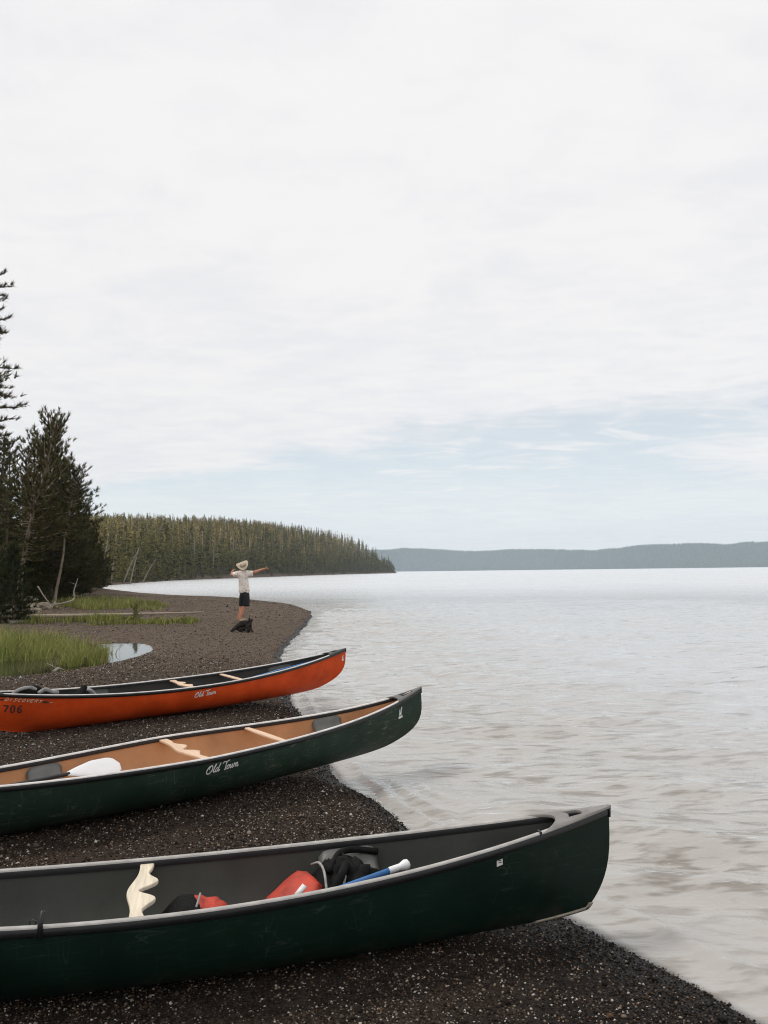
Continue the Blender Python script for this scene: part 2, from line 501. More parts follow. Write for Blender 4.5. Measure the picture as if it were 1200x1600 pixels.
# ------------------------------------------------------------------ land shape
SHORE = [(9, -12), (6.2, -5), (4.1, 0), (3.1, 1.6), (2.35, 2.6), (1.74, 3.49), (1.38, 4.15), (1.18, 4.55), (.75, 5.2), (.25, 6.04), (-.10, 6.8),
         (-.40, 7.65), (-.85, 9.4), (-1.28, 11.4), (-1.9, 14.3), (-2.35, 17.0), (-2.72, 20.3), (-2.85, 23.4), (-3.0, 28), (-3.2, 33),
         (-3.85, 40), (-5.6, 48), (-9.7, 57), (-16, 64), (-21, 68), (-26, 71.5), (-30, 79), (-38, 100), (-47, 126), (-53.5, 146),
         (-55.5, 158), (-58, 176), (-63, 212), (-66, 244), (-66, 285), (-61, 361), (-53, 455), (-45, 546), (-26, 690), (-4, 790), (9, 838), (14, 860),
         (10, 885), (-20, 940), (-110, 1050), (-420, 1350), (-1400, 2300), (-4200, 3600), (-9500, 4500), (-9500, -9500), (30, -9500), (30, -60)]
SH = np.array(SHORE, float)


def signed_dist(x, y):
    """metres inland of the waterline (negative over the lake)"""
    x = np.asarray(x, float); y = np.asarray(y, float)
    best = np.full(x.shape, 1e18); inside = np.zeros(x.shape, bool)
    n = len(SH)
    for i in range(n):
        ax, ay = SH[i]; bx, by = SH[(i + 1) % n]
        dx, dy = bx - ax, by - ay
        t = np.clip(((x - ax) * dx + (y - ay) * dy) / (dx * dx + dy * dy), 0, 1)
        best = np.minimum(best, (x - ax - t * dx) ** 2 + (y - ay - t * dy) ** 2)
        if ay != by:
            c = ((ay > y) != (by > y)) & (x < (bx - ax) * (y - ay) / (by - ay) + ax)
            inside ^= c
    d = np.sqrt(best)
    return np.where(inside, d, -d)


CTRL = np.array([(1, 4.4, .075), (-1.2, 3.95, .095), (-3.5, 3.4, .105), (-.2, 7.5, .165), (-1.7, 6.6, .185), (-3.7, 5.0, .19), (-1.5, 5.2, .135),
                 (-.7, 12.2, .22), (-2.77, 10.7, .20), (-4.8, 9.2, .16), (-3, 8, .185), (-4.3, 23.6, .31), (-8, 30, .34), (-11, 16, .27), (-4, 16, .26),
                 (-15, 40, .5), (-22, 50, .75), (-16, 58, .45), (-8, 52, .33), (-34, 62, 1.6), (-30, 40, 1.2), (-20, 25, .5), (0, 0, .3), (0, 2.4, .06), (1.2, 3.2, .05), (-4, 1.5, .2)])


def vnoise(x, y, s, seed=0.0):
    """cheap smooth value noise, numpy"""
    x = x / s + seed * 17.13; y = y / s + seed * 9.71
    xi, yi = np.floor(x), np.floor(y); fx, fy = x - xi, y - yi
    fx, fy = fx * fx * (3 - 2 * fx), fy * fy * (3 - 2 * fy)

    def hsh(a, b):
        v = np.sin(a * 127.1 + b * 311.7 + seed * 74.7) * 43758.5453
        return v - np.floor(v)
    return (hsh(xi, yi) * (1 - fx) + hsh(xi + 1, yi) * fx) * (1 - fy) + (hsh(xi, yi + 1) * (1 - fx) + hsh(xi + 1, yi + 1) * fx) * fy


def sstep(a, b, x):
    t = np.clip((x - a) / (b - a), 0, 1)
    return t * t * (3 - 2 * t)


POND = (-7.5, 18.5, 1.62, 3.3, .15)


def ground_z(x, y, d=None):
    x = np.asarray(x, float); y = np.asarray(y, float)
    if d is None: d = signed_dist(x, y)
    # a ragged waterline
    rag = (vnoise(x, y, 1.1, 1) - .5) * .16 + (vnoise(x, y, .35, 2) - .5) * .05
    r = np.hypot(x, y)
    rag = rag + (vnoise(x, y, 14, 3) - .5) * 5 * sstep(90, 220, r)
    d = d + rag
    num = np.zeros(x.shape); den = np.zeros(x.shape)
    for cx, cyy, cz in CTRL:
        w = 1.0 / ((x - cx) ** 2 + (y - cyy) ** 2 + .25) ** 1.5
        num += w * cz; den += w
    amp = num / den
    near = amp * (1 - np.exp(-np.maximum(d, 0) / (.45 + .012 * r)))
    near += (vnoise(x, y, 2.3, 4) - .5) * .03 * sstep(.3, 2, d) + (vnoise(x, y, .6, 5) - .5) * .014 * sstep(.1, .7, d)
    near += (vnoise(x, y, 9, 6) - .5) * .10 * sstep(3, 9, d)
    e = ((x - POND[0]) / POND[2]) ** 2 + ((y - POND[1]) / POND[3]) ** 2
    near -= .30 * np.exp(-.7 * e * e)
    dd = np.maximum(d, 0)
    rise = 1.2 * sstep(0, 8, dd) + 54.0 * (1 - np.exp(-dd / 68.0))
    cap = np.maximum(1.0, .070 * r - 10.5) + (vnoise(x, y, 90, 7) - .5) * 9 * sstep(260, 500, r)
    hill = -6.0 * np.log(np.exp(-np.minimum(rise, 200) / 6.0) + np.exp(-np.minimum(cap, 200) / 6.0)) + 4.1 * np.exp(-np.minimum(np.abs(rise - cap), 200) / 6.0) * 0
    hill = np.maximum(hill, .25 * sstep(0, 3, dd))
    w = sstep(95, 150, r) * (1 - sstep(-80, -260, y))
    land = near * (1 - w) + hill * w
    bed = -.04 - np.maximum(.0, -d) * .13
    bed = np.maximum(bed, -4.0)
    bed = np.where(d > -.35, np.maximum(bed, d * .24), bed)
    return np.where(d > 0, land, bed)


def build_ground():
    r = np.concatenate([np.linspace(.3, 1.2, 6), np.exp(np.linspace(math.log(1.35), math.log(90), 380)), np.exp(np.linspace(math.log(92), math.log(7000), 190))])
    ang = np.concatenate([np.linspace(-44, 44, 460), np.linspace(46, 314, 90)])      # degrees from +Y towards +X
    R, A = np.meshgrid(r, np.radians(ang), indexing='ij')
    X, Y = R * np.sin(A), R * np.cos(A)
    Z = ground_z(X, Y)
    a, b = X.shape
    V = np.stack([X, Y, Z], -1).reshape(-1, 3)
    i, j = np.meshgrid(np.arange(a - 1), np.arange(b), indexing='ij')
    jn = (j + 1) % b
    Fc = np.stack([i * b + j, i * b + jn, (i + 1) * b + jn, (i + 1) * b + j], -1).reshape(-1, 4)
    cidx = len(V)
    V = np.vstack([V, [[0, 0, float(ground_z(np.array([0.]), np.array([0.]))[0])]]])
    o = obj('ground', V, Fc, MAT['ground'], smooth=True)
    tag(o, 'dark gravel beach, lake bed and forested slopes', kind='structure')


def build_water():
    r = np.concatenate([np.exp(np.linspace(math.log(1.6), math.log(60), 480)), np.exp(np.linspace(math.log(61), math.log(7000), 120))])
    ang = np.concatenate([np.linspace(-40, 40, 420), np.linspace(42, 318, 60)])
    R, A = np.meshgrid(r, np.radians(ang), indexing='ij')
    X, Y = R * np.sin(A), R * np.cos(A)
    d = -signed_dist(X, Y)
    w = sstep(-.2, 1.5, d) * (1 - sstep(30, 60, R))
    rs = np.random.default_rng(3)
    Z = np.zeros_like(X)
    for k in range(16):
        lam = rs.uniform(.28, 1.5); th = math.radians(rs.normal(205, 24)); ph = rs.uniform(0, 6.28)
        ph2 = (vnoise(X, Y, lam * 3, 20 + k) - .5) * 5
        Z += .0072 * lam * np.sin(2 * np.pi / lam * (X * math.sin(th) + Y * math.cos(th)) + ph + ph2)
    patch = .45 + 1.1 * vnoise(X, Y, 2.4, 33)
    Z = Z * w * patch
    # small swash front curling along the beach
    Z += .026 * np.exp(-((d - .28 - .12 * (vnoise(X, Y, 1.7, 40) - .5)) / .07) ** 2) * (1 - sstep(20, 40, R))
    # wavelets running up into the little cove beside the middle canoe
    Z += .022 * np.sin(2 * np.pi * d / .24 + 3 * vnoise(X, Y, .5, 44)) * np.exp(-((d - .45) / .30) ** 2) * np.exp(-((X - .15) ** 2 + (Y - 6.9) ** 2) / .55)
    depth = sstep(1.6, 8.5, d)
    colr = np.stack([depth, sstep(14, 120, R), np.clip(d + .5, 0, 1)], -1).reshape(-1, 3)
    a, b = X.shape
    V = np.stack([X, Y, Z], -1).reshape(-1, 3)
    i, j = np.meshgrid(np.arange(a - 1), np.arange(b), indexing='ij'); jn = (j + 1) % b
    Fc = np.stack([i * b + j, i * b + jn, (i + 1) * b + jn, (i + 1) * b + j], -1).reshape(-1, 4)
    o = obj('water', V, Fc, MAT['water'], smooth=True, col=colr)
    tag(o, 'pale rippled lake reflecting the cloudy sky', kind='structure')
    # the small pond on the beach
    t = np.linspace(0, 2 * np.pi, 40, endpoint=False)
    V = [(POND[0] + 2.4 * POND[2] * .62 * math.cos(k), POND[1] + 2.4 * POND[3] * .62 * math.sin(k), POND[4]) for k in t]
    M = Mat('pond_water', (.03, .028, .02), .03); M.p.inputs['IOR'].default_value = 1.333
    v = M.coord(); M.bump(M.noise(v, 4, 2), .08, .02)
    o = obj('pond', V, [tuple(range(40))], M.m)
    tag(o, 'still dark pond lying in the gravel behind the orange canoe', kind='structure')


build_ground()
build_water()


def gz(x, y):
    return float(ground_z(np.array([x]), np.array([y]))[0])


# far shore across the lake
def build_far_hills():
    az = np.radians(np.linspace(-60, 80, 560)); dep = np.concatenate([[0, 6, 20], np.linspace(60, 1500, 22)])
    base = 4700 + 260 * np.sin(az * 5.0 + 1) + 160 * np.sin(az * 13)
    A, Dp = np.meshgrid(az, dep, indexing='ij'); Rr = base[:, None] + Dp
    X, Y = Rr * np.sin(A), Rr * np.cos(A)
    top = 138 + 5 * np.sin(A * 6 + 2.2) + 6 * np.sin(A * 17 + .5) + 8 * np.sin(A * 41) + 20 * (vnoise(X, Y, 420, 51) - .5) + 14 * (vnoise(X, Y, 110, 52) - .5)
    Z = top * sstep(0, 640, Dp) - 3 * (Dp < 1)
    a, b = X.shape
    V = np.stack([X, Y, Z], -1).reshape(-1, 3)
    i, j = np.meshgrid(np.arange(a - 1), np.arange(b - 1), indexing='ij')
    Fc = np.stack([i * b + j, i * b + j + 1, (i + 1) * b + j + 1, (i + 1) * b + j], -1).reshape(-1, 4)
    o = obj('hills', V, Fc, MAT['far'], smooth=True)
    tag(o, 'long hazy hills on the far side of the lake', kind='structure')
    # their forest, far too distant to count
    n = 26000
    aa = np.radians(rng.uniform(-8, 34, n)); dd = rng.uniform(4, 700, n) ** 1.0
    bb = 4700 + 260 * np.sin(aa * 5.0 + 1) + 160 * np.sin(aa * 13)
    R2 = bb + dd; x, y = R2 * np.sin(aa), R2 * np.cos(aa)
    tp = 138 + 5 * np.sin(aa * 6 + 2.2) + 6 * np.sin(aa * 17 + .5) + 8 * np.sin(aa * 41) + 20 * (vnoise(x, y, 420, 51) - .5) + 14 * (vnoise(x, y, 110, 52) - .5)
    z = tp * sstep(0, 640, dd) - 2
    h = rng.uniform(9, 22, n); w = h * rng.uniform(.2, .34, n)
    an = rng.uniform(0, 6.28, n)
    P = np.stack([x, y, z], -1)
    V = np.empty((n, 4, 3))
    for k in range(3):
        V[:, k] = P + np.stack([w * np.cos(an + k * 2.094), w * np.sin(an + k * 2.094), np.zeros(n)], -1)
    V[:, 3] = P + np.stack([rng.normal(0, .4, n), rng.normal(0, .4, n), h], -1)
    o4 = np.arange(n)[:, None] * 4
    Fc = np.concatenate([o4 + np.array([[0, 1, 3]]), o4 + np.array([[1, 2, 3]]), o4 + np.array([[2, 0, 3]])])
    g = rng.uniform(.6, 1.3, n)[:, None] * np.array([[.050, .070, .052]])
    o = obj('far_forest', V.reshape(-1, 3), Fc, MAT['hill_tree'], col=np.repeat(g, 4, 0))
    tag(o, 'blue hazy forest covering the hills beyond the lake', 'forest', kind='stuff')


build_far_hills()


# ------------------------------------------------------------------ trees
def blades_from(centers, dirs, lens, wid, per, spread, col, cvar=.3, rs=rng, up=.25):
    """tufts of narrow triangles: arrays of verts / faces / colours"""
    C = np.repeat(centers, per, 0); D = np.repeat(dirs, per, 0); n = len(C)
    v = D + rs.normal(0, spread, (n, 3)); v[:, 2] += up * rs.random(n)
    v /= np.linalg.norm(v, axis=1)[:, None] + 1e-9
    L = np.repeat(lens, per) * rs.uniform(.55, 1.15, n)
    side = np.cross(v, rs.normal(0, 1, (n, 3))); side /= np.linalg.norm(side, axis=1)[:, None] + 1e-9
    W = np.repeat(np.broadcast_to(wid, (len(centers),)), per) * rs.uniform(.6, 1.3, n)
    base = C - v * (L * .2)[:, None]
    V = np.stack([base - side * W[:, None] * .5, base + side * W[:, None] * .5, C + v * L[:, None]], 1)
    colr = np.repeat(np.atleast_2d(col) * np.ones((len(centers), 1)), per, 0) * rs.uniform(1 - cvar, 1 + cvar, (n, 1))
    return V.reshape(-1, 3), np.repeat(colr, 3, 0)


def make_pine(h, seed, crown0=.15, width=.2, shape='cone', lean=(0, 0), tuft=.22, nbr=110, per=12, up=.35, gap=.0, trunk_r=None, green=(.060, .060, .023), dead=0):
    """returns data: (trunk, branches, foliage) meshes; base at the origin"""
    rs = np.random.default_rng(seed)
    tr = trunk_r or h * .016
    k = 9
    zz = np.linspace(0, 1, k)
    wob = np.cumsum(rs.normal(0, h * .006, (k, 2)), 0); wob[0] = 0
    TP = np.stack([lean[0] * h * zz ** 1.3 + wob[:, 0], lean[1] * h * zz ** 1.3 + wob[:, 1], h * zz], -1)
    TR = tr * (1 - zz * .93)
    tb = MB(); tb.tube(np.vstack([[TP[0] - (0, 0, .35)], TP]), np.concatenate([[tr * 1.25], TR]), 8)
    bb = MB(); cen = []; dr = []; ln = []; cl = []

    def trunk_at(f): return np.array([np.interp(f, zz, TP[:, i]) for i in range(3)])
    for b in range(nbr):
        f = crown0 + (1 - crown0) * (b + rs.random()) / nbr
        g = (f - crown0) / (1 - crown0)
        if rs.random() < gap: continue
        if shape == 'cone': Lb = h * width * (1.04 - g) ** .8
        elif shape == 'round': Lb = h * width * (.35 + 1.0 * math.sin(min(1, g * 1.15 + .12) * math.pi * .93))
        else: Lb = h * width * (.55 + .5 * math.sin(g * math.pi)) * (1 - .45 * g)
        Lb *= rs.uniform(.55, 1.25)
        a = b * 2.39996 + rs.normal(0, .35)
        o = trunk_at(f)
        elev = up * (g * 1.6 - .35) + rs.normal(0, .12)
        d0 = np.array([math.cos(a) * math.cos(elev), math.sin(a) * math.cos(elev), math.sin(elev)])
        pts = [o + d0 * Lb * t + np.array([0, 0, 1]) * Lb * (up * .45 * t * t - (.10 * t if g < .5 else 0)) for t in (0, .35, .7, 1)]
        bb.tube(pts, [tr * .22 * (1 - g * .6), tr * .15, tr * .09, tr * .04], 4, cap=False)
        is_dead = g < dead
        nt = max(2, int(Lb / (tuft * .55)))
        for q in range(nt):
            t = .28 + .72 * (q + rs.random() * .6) / nt
            if t > 1.02: t = 1.0
            p = np.array([np.interp(t, (0, .35, .7, 1), [pp[i] for pp in pts]) for i in range(3)])
            lat = np.array([-math.sin(a), math.cos(a), 0]) * rs.normal(0, .25) * Lb * t * .8
            if is_dead and rs.random() < .8: continue
            cen.append(p + lat + np.array([0, 0, rs.normal(0, .04) * tuft])); dr.append(d0 * .8 + np.array([0, 0, .5 + up * .4]) + lat / (Lb + .01)); ln.append(tuft * rs.uniform(.75, 1.25))
            cl.append(np.array(green) * rs.uniform(.55, 1.75) * np.array([rs.uniform(.82, 1.22), 1, rs.uniform(.75, 1.05)]))
    cen.append(trunk_at(1.0)); dr.append(np.array([0, 0, 1.])); ln.append(tuft * 1.5); cl.append(np.array(green))
    V, C = blades_from(np.array(cen), np.array(dr), np.array(ln), tuft * .17, per, .55, np.array(cl), .3, rs)
    Fc = np.arange(len(V)).reshape(-1, 3)
    return tb, bb, (V, Fc, C)


def place_tree(name, label, loc, data, bark, group=None, rotz=0, foliage='foliage', cat='tree', scale=1.0):
    e = empty(name, loc, (0, 0, rotz)); e.scale = (scale,) * 3
    tb, bb, (V, Fc, C) = data
    t = tb.build('trunk', bark, e, True)
    if bb.n: bb.build('branches', bark, e, True)['kind'] = 'stuff'
    obj('crown', V, Fc, MAT['needle'], e, col=C)['kind'] = 'stuff'
    return tag(e, label, cat, group)


def copy_thing(src, loc, rotz=0, scale=1.0, label=None):
    r = src.copy(); COL.objects.link(r); r.location = loc; r.rotation_euler = (0, 0, rotz); r.scale = (scale,) * 3 if not isinstance(scale, tuple) else scale
    if label: r['label'] = label
    for ch in src.children:
        c = ch.copy(); COL.objects.link(c); c.parent = r
    return r


def ground_at(u, y):
    """ground point on the ray of image column u (of 1200) at depth y"""
    x = (u - 600) / 1200.0 * y
    return (x, y, gz(x, y))


def build_near_forest():
    G = 'pines at the edge of the beach'
    D = lambda u, y: ground_at(u, y)
    P = place_tree
    # tall open pine at the very edge of view
    P('pine_tree', 'tallest pine with long bare-looking level branches at the left edge', D(-36, 29), make_pine(13.2, 11, .1, .130, 'open', (.0, 0), .24, 150, 13, .2, .42, None, (.05, .05, .02)), MAT['bark'], G)
    P('pine_tree', 'slender straight pine beside the tallest tree at the left edge', D(8, 36), make_pine(7.3, 12, .25, .13, 'cone', (.0, 0), .2, 90, 11, .2, .1, .07), MAT['bark'], G)
    P('pine_tree', 'thin spire-topped pine left of the leaning many-headed pine', D(40, 42), make_pine(9.6, 13, .2, .10, 'cone', (.01, 0), .2, 120, 11, .25, .05), MAT['bark'], G)
    P('pine_tree', 'broad leaning pine with several upswept heads and pale lower trunk', D(33, 39), make_pine(9.0, 14, .26, .20, 'round', (.15, .02), .27, 135, 15, .85, .16, .15, (.075, .070, .026)), MAT['bark_pale'], G)
    P('pine_tree', 'dark full pine just right of the many-headed pine', D(82, 43), make_pine(7.6, 15, .16, .2, 'round', (.05, 0), .24, 140, 13, .55, .05, None, (.052, .050, .020)), MAT['bark'], G)
    P('pine_tree', 'leaning pine with pale bare trunk showing its full length', D(86, 40), make_pine(6.9, 16, .50, .17, 'round', (.15, 0), .23, 90, 13, .5, .05, .085), MAT['bark_pale'], G)
    P('pine_tree', 'pointed pine on the right shoulder of the near forest', D(112, 46), make_pine(7.1, 17, .12, .19, 'cone', (.04, 0), .23, 130, 12, .45, .05, None, (.050, .047, .018)), MAT['bark'], G)
    P('pine_tree', 'wiry crooked pine standing last at the forest edge by the water', D(130, 54), make_pine(7.1, 18, .1, .14, 'cone', (.03, 0), .22, 74, 12, .6, .25), MAT['bark'], G)
    P('pine_tree', 'low bushy pine overhanging the water where the near forest ends', D(140, 60), make_pine(5.2, 19, .06, .20, 'round', (.05, 0), .25, 110, 12, .5, .05, None, (.046, .045, .018)), MAT['bark'], G)
    # the wood behind them
    lab = 'dark pine filling the shaded wood behind the front pines'
    spec = [(-30, 44, 9.5), (-8, 48, 10.0), (12, 50, 10.0), (28, 46, 8.8), (50, 52, 10.0), (64, 50, 10.2), (79, 54, 11.4), (95, 52, 9.2), (106, 56, 9.0), (118, 58, 8.0), (126, 52, 6.0), (60, 45, 6.4), (100, 47, 6.0), (14, 42, 6.0), (134, 64, 6.6), (143, 70, 5.4), (40, 48, 7.2), (86, 47, 7.0)]
    protos = [make_pine(8, 30 + i, .05, (.125, .115, .135)[i], ('round', 'cone', 'round')[i], (rng.normal(0, .02), 0), .26, 120, 13, (.6, .35, .5)[i], .16, None, (.040, .040, .015)) for i in range(3)]
    made = []
    for i, (u, y, h) in enumerate(spec):
        loc = D(u, y); k = i % 3
        if i < 3: made.append(P('pine_tree', lab, loc, protos[k], MAT['bark'], 'dark pines in the wood', i * 1.3, scale=h / 8))
        else: copy_thing(made[k], loc, i * 1.7, h / 8)
    # saplings in front
    P('young_pine', 'bushy dark young pine in front of the rocks at the left edge', D(22, 27.5), make_pine(2.7, 51, .03, .33, 'cone', (0, 0), .18, 120, 16, .45, .0, .03, (.030, .038, .018)), MAT['bark'])
    P('young_pine', 'young pine hugging the left edge behind the pale rocks', D(-2, 33), make_pine(3.4, 52, .03, .33, 'cone', (0, 0), .17, 90, 14, .4, .0, .03, (.026, .032, .015)), MAT['bark'])
    P('young_pine', 'small dark sapling beside the pale boulder and fallen snag', D(74, 36), make_pine(1.15, 53, .03, .26, 'cone', (0, 0), .12, 60, 12, .5, .0, .02, (.035, .04, .018)), MAT['bark'])
    P('young_pine', 'tiny olive sapling growing beside the long pale log', D(213, 27.6), make_pine(.62, 54, .03, .42, 'cone', (0, 0), .10, 40, 10, .8, .0, .012, (.15, .16, .06)), MAT['bark'])
    P('young_pine', 'scrubby bush leaning over the rocks at the forest edge', D(112, 50), make_pine(2.0, 56, .03, .4, 'round', (0, 0), .2, 70, 12, .7, .0, .03, (.045, .045, .018)), MAT['bark'])
    P('young_pine', 'dark shrub hanging over the water at the end of the near wood', D(150, 66), make_pine(2.3, 57, .03, .42, 'round', (.1, 0), .22, 80, 12, .5, .0, .03, (.022, .026, .013)), MAT['bark'])
    lab = 'low dark pine in the thicket under the taller front pines'
    th = [make_pine(3.2, 58 + i, .02, .34, 'round', (0, 0), .22, 110, 13, .4, .0, .035, (.042, .042, .016)) for i in range(2)]
    made = []
    for i, (u, y, h) in enumerate([(42, 41, 3.0), (58, 44, 3.6), (72, 43, 2.6), (92, 46, 3.4), (104, 45, 2.4), (118, 50, 3.4), (128, 55, 3.6), (138, 63, 3.8), (50, 48, 3.8), (110, 52, 4.0), (20, 40, 3.4), (5, 42, 4.0), (147, 70, 3.6), (80, 50, 4.2)]):
        if i < 2: made.append(P('bushy_pine', lab, D(u, y), th[i], MAT['bark'], 'low pines in the thicket', i, scale=h / 3.2))
        else: copy_thing(made[i % 2], D(u, y), i * 1.9, h / 3.2)
    # fallen and standing dead wood
    def snag(name, label, pts, r, mat, stubs=5, seed=1, cat='dead tree', group=None):
        rs = np.random.default_rng(seed); pts = np.array(pts, float)
        e = empty(name, tuple(pts[0])); Q = crom(pts - pts[0], 4)
        t = MB(); t.tube(Q, np.linspace(r, r * .3, len(Q)), 7); t.build('trunk', mat, e, True)
        for i in range(stubs):
            j = int(rs.uniform(.25, .95) * (len(Q) - 2)); dv = rs.normal(0, 1, 3); dv[2] = abs(dv[2]) * .6
            dv /= np.linalg.norm(dv); L = rs.uniform(4, 12) * r
            s = MB(); s.tube([Q[j], Q[j] + dv * L * .5 + (0, 0, .04 * L), Q[j] + dv * L], [r * .35, r * .22, r * .08], 5); s.build('branch', mat, e, True)
        return tag(e, label, cat, group)
    a = D(76, 36); b = D(122, 42)
    snag('fallen_snag', 'curved grey fallen trunk rising from the ground below the pines', [(a[0], a[1], a[2] + .1), (a[0] + .9, a[1] + .6, a[2] + .35), ((b[0] + a[0]) / 2 + .5, 39, a[2] + .75), (b[0], b[1], b[2] + 1.35)], .05, MAT['snag'], 5, 61)
    a = D(60, 35.5); b = D(84, 35)
    snag('fallen_branch', 'broken grey branch pointing down into the scrub beside the fallen trunk', [(a[0], a[1], a[2] + 1.05), ((a[0] + b[0]) / 2, 35.2, a[2] + .55), (b[0], b[1], b[2] + .2), (b[0] + .6, 35, b[2] + .06)], .032, MAT['snag'], 6, 62)
    for i, (u, y, h, lx, lab2) in enumerate([(203, 163, 8.0, 1.9, 'white dead trunk leaning right above the water across the bay'), (192, 166, 7.5, 3.4, 'thin grey dead trunk leaning steeply beside the white one'),
                                             (174, 160, 5.5, .5, 'short broken grey trunk on the bank across the bay'), (158, 150, 10, 1.4, 'pale leaning trunk rising behind the near forest'),
                                             (332, 310, 12, .6, 'forked bleached snag standing tall before the hill forest'), (222, 190, 6, 3.5, 'fallen pale log sloping into the bay')]):
        p = D(u, y)
        snag('dead_tree', lab2, [(p[0], p[1], p[2] - .2), (p[0] + lx * .45, p[1], p[2] + h * .5), (p[0] + lx, p[1], p[2] + h)], .16 if y < 200 else .22, MAT['snag'], 6, 70 + i)
    a = D(38, 29.3); b = D(318, 33.3)
    snag('driftwood_log', 'long thin pale driftwood log lying across the beach grass', [(a[0], a[1], a[2] + .13), ((a[0] * 2 + b[0]) / 3, 30.7, gz((a[0] * 2 + b[0]) / 3, 30.7) + .12), ((a[0] + 2 * b[0]) / 3, 32.1, gz((a[0] + 2 * b[0]) / 3, 32.1) + .10), (b[0], b[1], b[2] + .05)], .085, MAT['drift'], 0, 81, 'log')
    a = D(18, 27.2); b = D(52, 27.8)
    snag('driftwood_log', 'short weathered log stub under the young pine', [(a[0], a[1], a[2] + .05), (b[0], b[1], b[2] + .05)], .07, MAT['drift_grey'], 1, 82, 'log')
    a = D(88, 15.1); b = D(103, 15.6)
    snag('driftwood_stick', 'short grey stick lying at the near edge of the pond', [(a[0], a[1], a[2] + .03), ((a[0] + b[0]) / 2, 15.3, a[2] + .06), (b[0], b[1], b[2] + .03)], .035, MAT['drift_grey'], 2, 83, 'stick')
    a = D(150, 27.0); b = D(250, 28.2)
    snag('driftwood_stick', 'thin half-buried pale branch in the grass in front of the long log', [(a[0], a[1], a[2] + .03), ((a[0] + b[0]) / 2, 27.7, gz((a[0] + b[0]) / 2, 27.7) + .05), (b[0], b[1], b[2] + .03)], .03, MAT['drift'], 0, 84, 'stick')

    # boulders
    rocks = [(8, 34, .40, 'large pale boulder at the left edge below the pines'), (4, 31, .26, 'low pale rock in front of the large boulder at the left edge'), (53, 34.5, .24, 'white angular rock right of the young pine'),
             (58, 33.8, .18, 'small white rock leaning on the angular rock'), (70, 35.5, .34, 'tan boulder at the foot of the fallen grey trunk'), (80, 36.5, .30, 'tan rock right of the fallen trunk boulder'),
             (46, 40, .42, 'pale block perched higher up under the trees'), (140, 62, .45, 'white rock on the bank where the forest meets the water'), (146, 64, .30, 'small white rock right at the water below the shrub'),
             (153, 69, .40, 'pale rock furthest out at the forest point'), (120, 53, .40, 'brown rock under the scrubby bush')]
    for i, (u, y, s, lab2) in enumerate(rocks):
        bm = bmesh.new(); bmesh.ops.create_icosphere(bm, subdivisions=3, radius=1)
        for v in bm.verts:
            n = mnoise.noise(v.co * 1.3 + Vector((i * 3.7, 0, 0))) * .45 + mnoise.noise(v.co * 3.1 + Vector((0, i * 2.1, 0))) * .18
            v.co *= 1 + n
            v.co.x *= 1.15; v.co.z *= .72
        me = bpy.data.meshes.new('boulder'); bm.to_mesh(me); bm.free(); me.materials.append(MAT['rock'])
        o = bpy.data.objects.new('boulder', me); COL.objects.link(o)
        p = D(u, y); o.location = (p[0], p[1], p[2] + s * .25); o.scale = (s,) * 3; o.rotation_euler = (0, 0, i * 1.1)
        tag(o, lab2, 'boulder')


build_near_forest()


# forest on the hill across the bay
def hill_conifer(seed, h=1.0, n=46, green=(.04, .046, .02), w=.13, dense=1.0, low=.12):
    rs = np.random.default_rng(seed)
    f = low + (1 - low) * rs.random(n) ** .9
    L = w * 1.2 * (1.05 - f) ** .85 * rs.uniform(.5, 1.35, n) + .014
    a = rs.uniform(0, 6.283, n)
    tip = np.stack([np.cos(a) * L, np.sin(a) * L, f - L * rs.uniform(-.25, .7, n)], -1)
    side = np.stack([-np.sin(a), np.cos(a), np.zeros(n)], -1) * (L * .55)[:, None]
    root = np.stack([np.zeros(n), np.zeros(n), f + .035], -1)
    mid = (root + tip) / 2 + np.array([0, 0, -.012])
    V = np.stack([root, mid + side, tip, mid - side], 1).reshape(-1, 3)
    i4 = np.arange(n)[:, None] * 4
    Fc = np.concatenate([i4 + np.array([[0, 1, 2]]), i4 + np.array([[0, 2, 3]])])
    c = np.repeat(np.array(green) * rs.uniform(.65, 1.35, (n, 1)), 4, 0)
    return V * h, Fc, c


def hill_trunk(h=1.0, r=.008, col=(.40, .32, .22), top=.97, stubs=0, seed=0):
    rs = np.random.default_rng(seed)
    k = 5; a = np.arange(k) * 2 * np.pi / k
    V = [(math.cos(t) * r, math.sin(t) * r, 0.) for t in a] + [(math.cos(t) * r * .25, math.sin(t) * r * .25, top) for t in a]
    Fc = []
    for i in range(k):
        j = (i + 1) % k; Fc += [(i, j, k + j), (i, k + j, k + i)]
    for s in range(stubs):
        z = rs.uniform(.35, .95); t = rs.uniform(0, 6.28); L = rs.uniform(.02, .07); b = len(V)
        V += [(0, 0, z), (0, 0, z - r), (math.cos(t) * L, math.sin(t) * L, z + rs.uniform(-.02, .03))]; Fc.append((b, b + 1, b + 2))
    V = np.array(V); return V * h, np.array(Fc), np.tile(np.array(col), (len(V), 1))


def join(*parts):
    V, Fc, C, n = [], [], [], 0
    for v, f, c in parts:
        V.append(v); Fc.append(f + n); C.append(c); n += len(v)
    return np.concatenate(V), np.concatenate(Fc), np.concatenate(C)


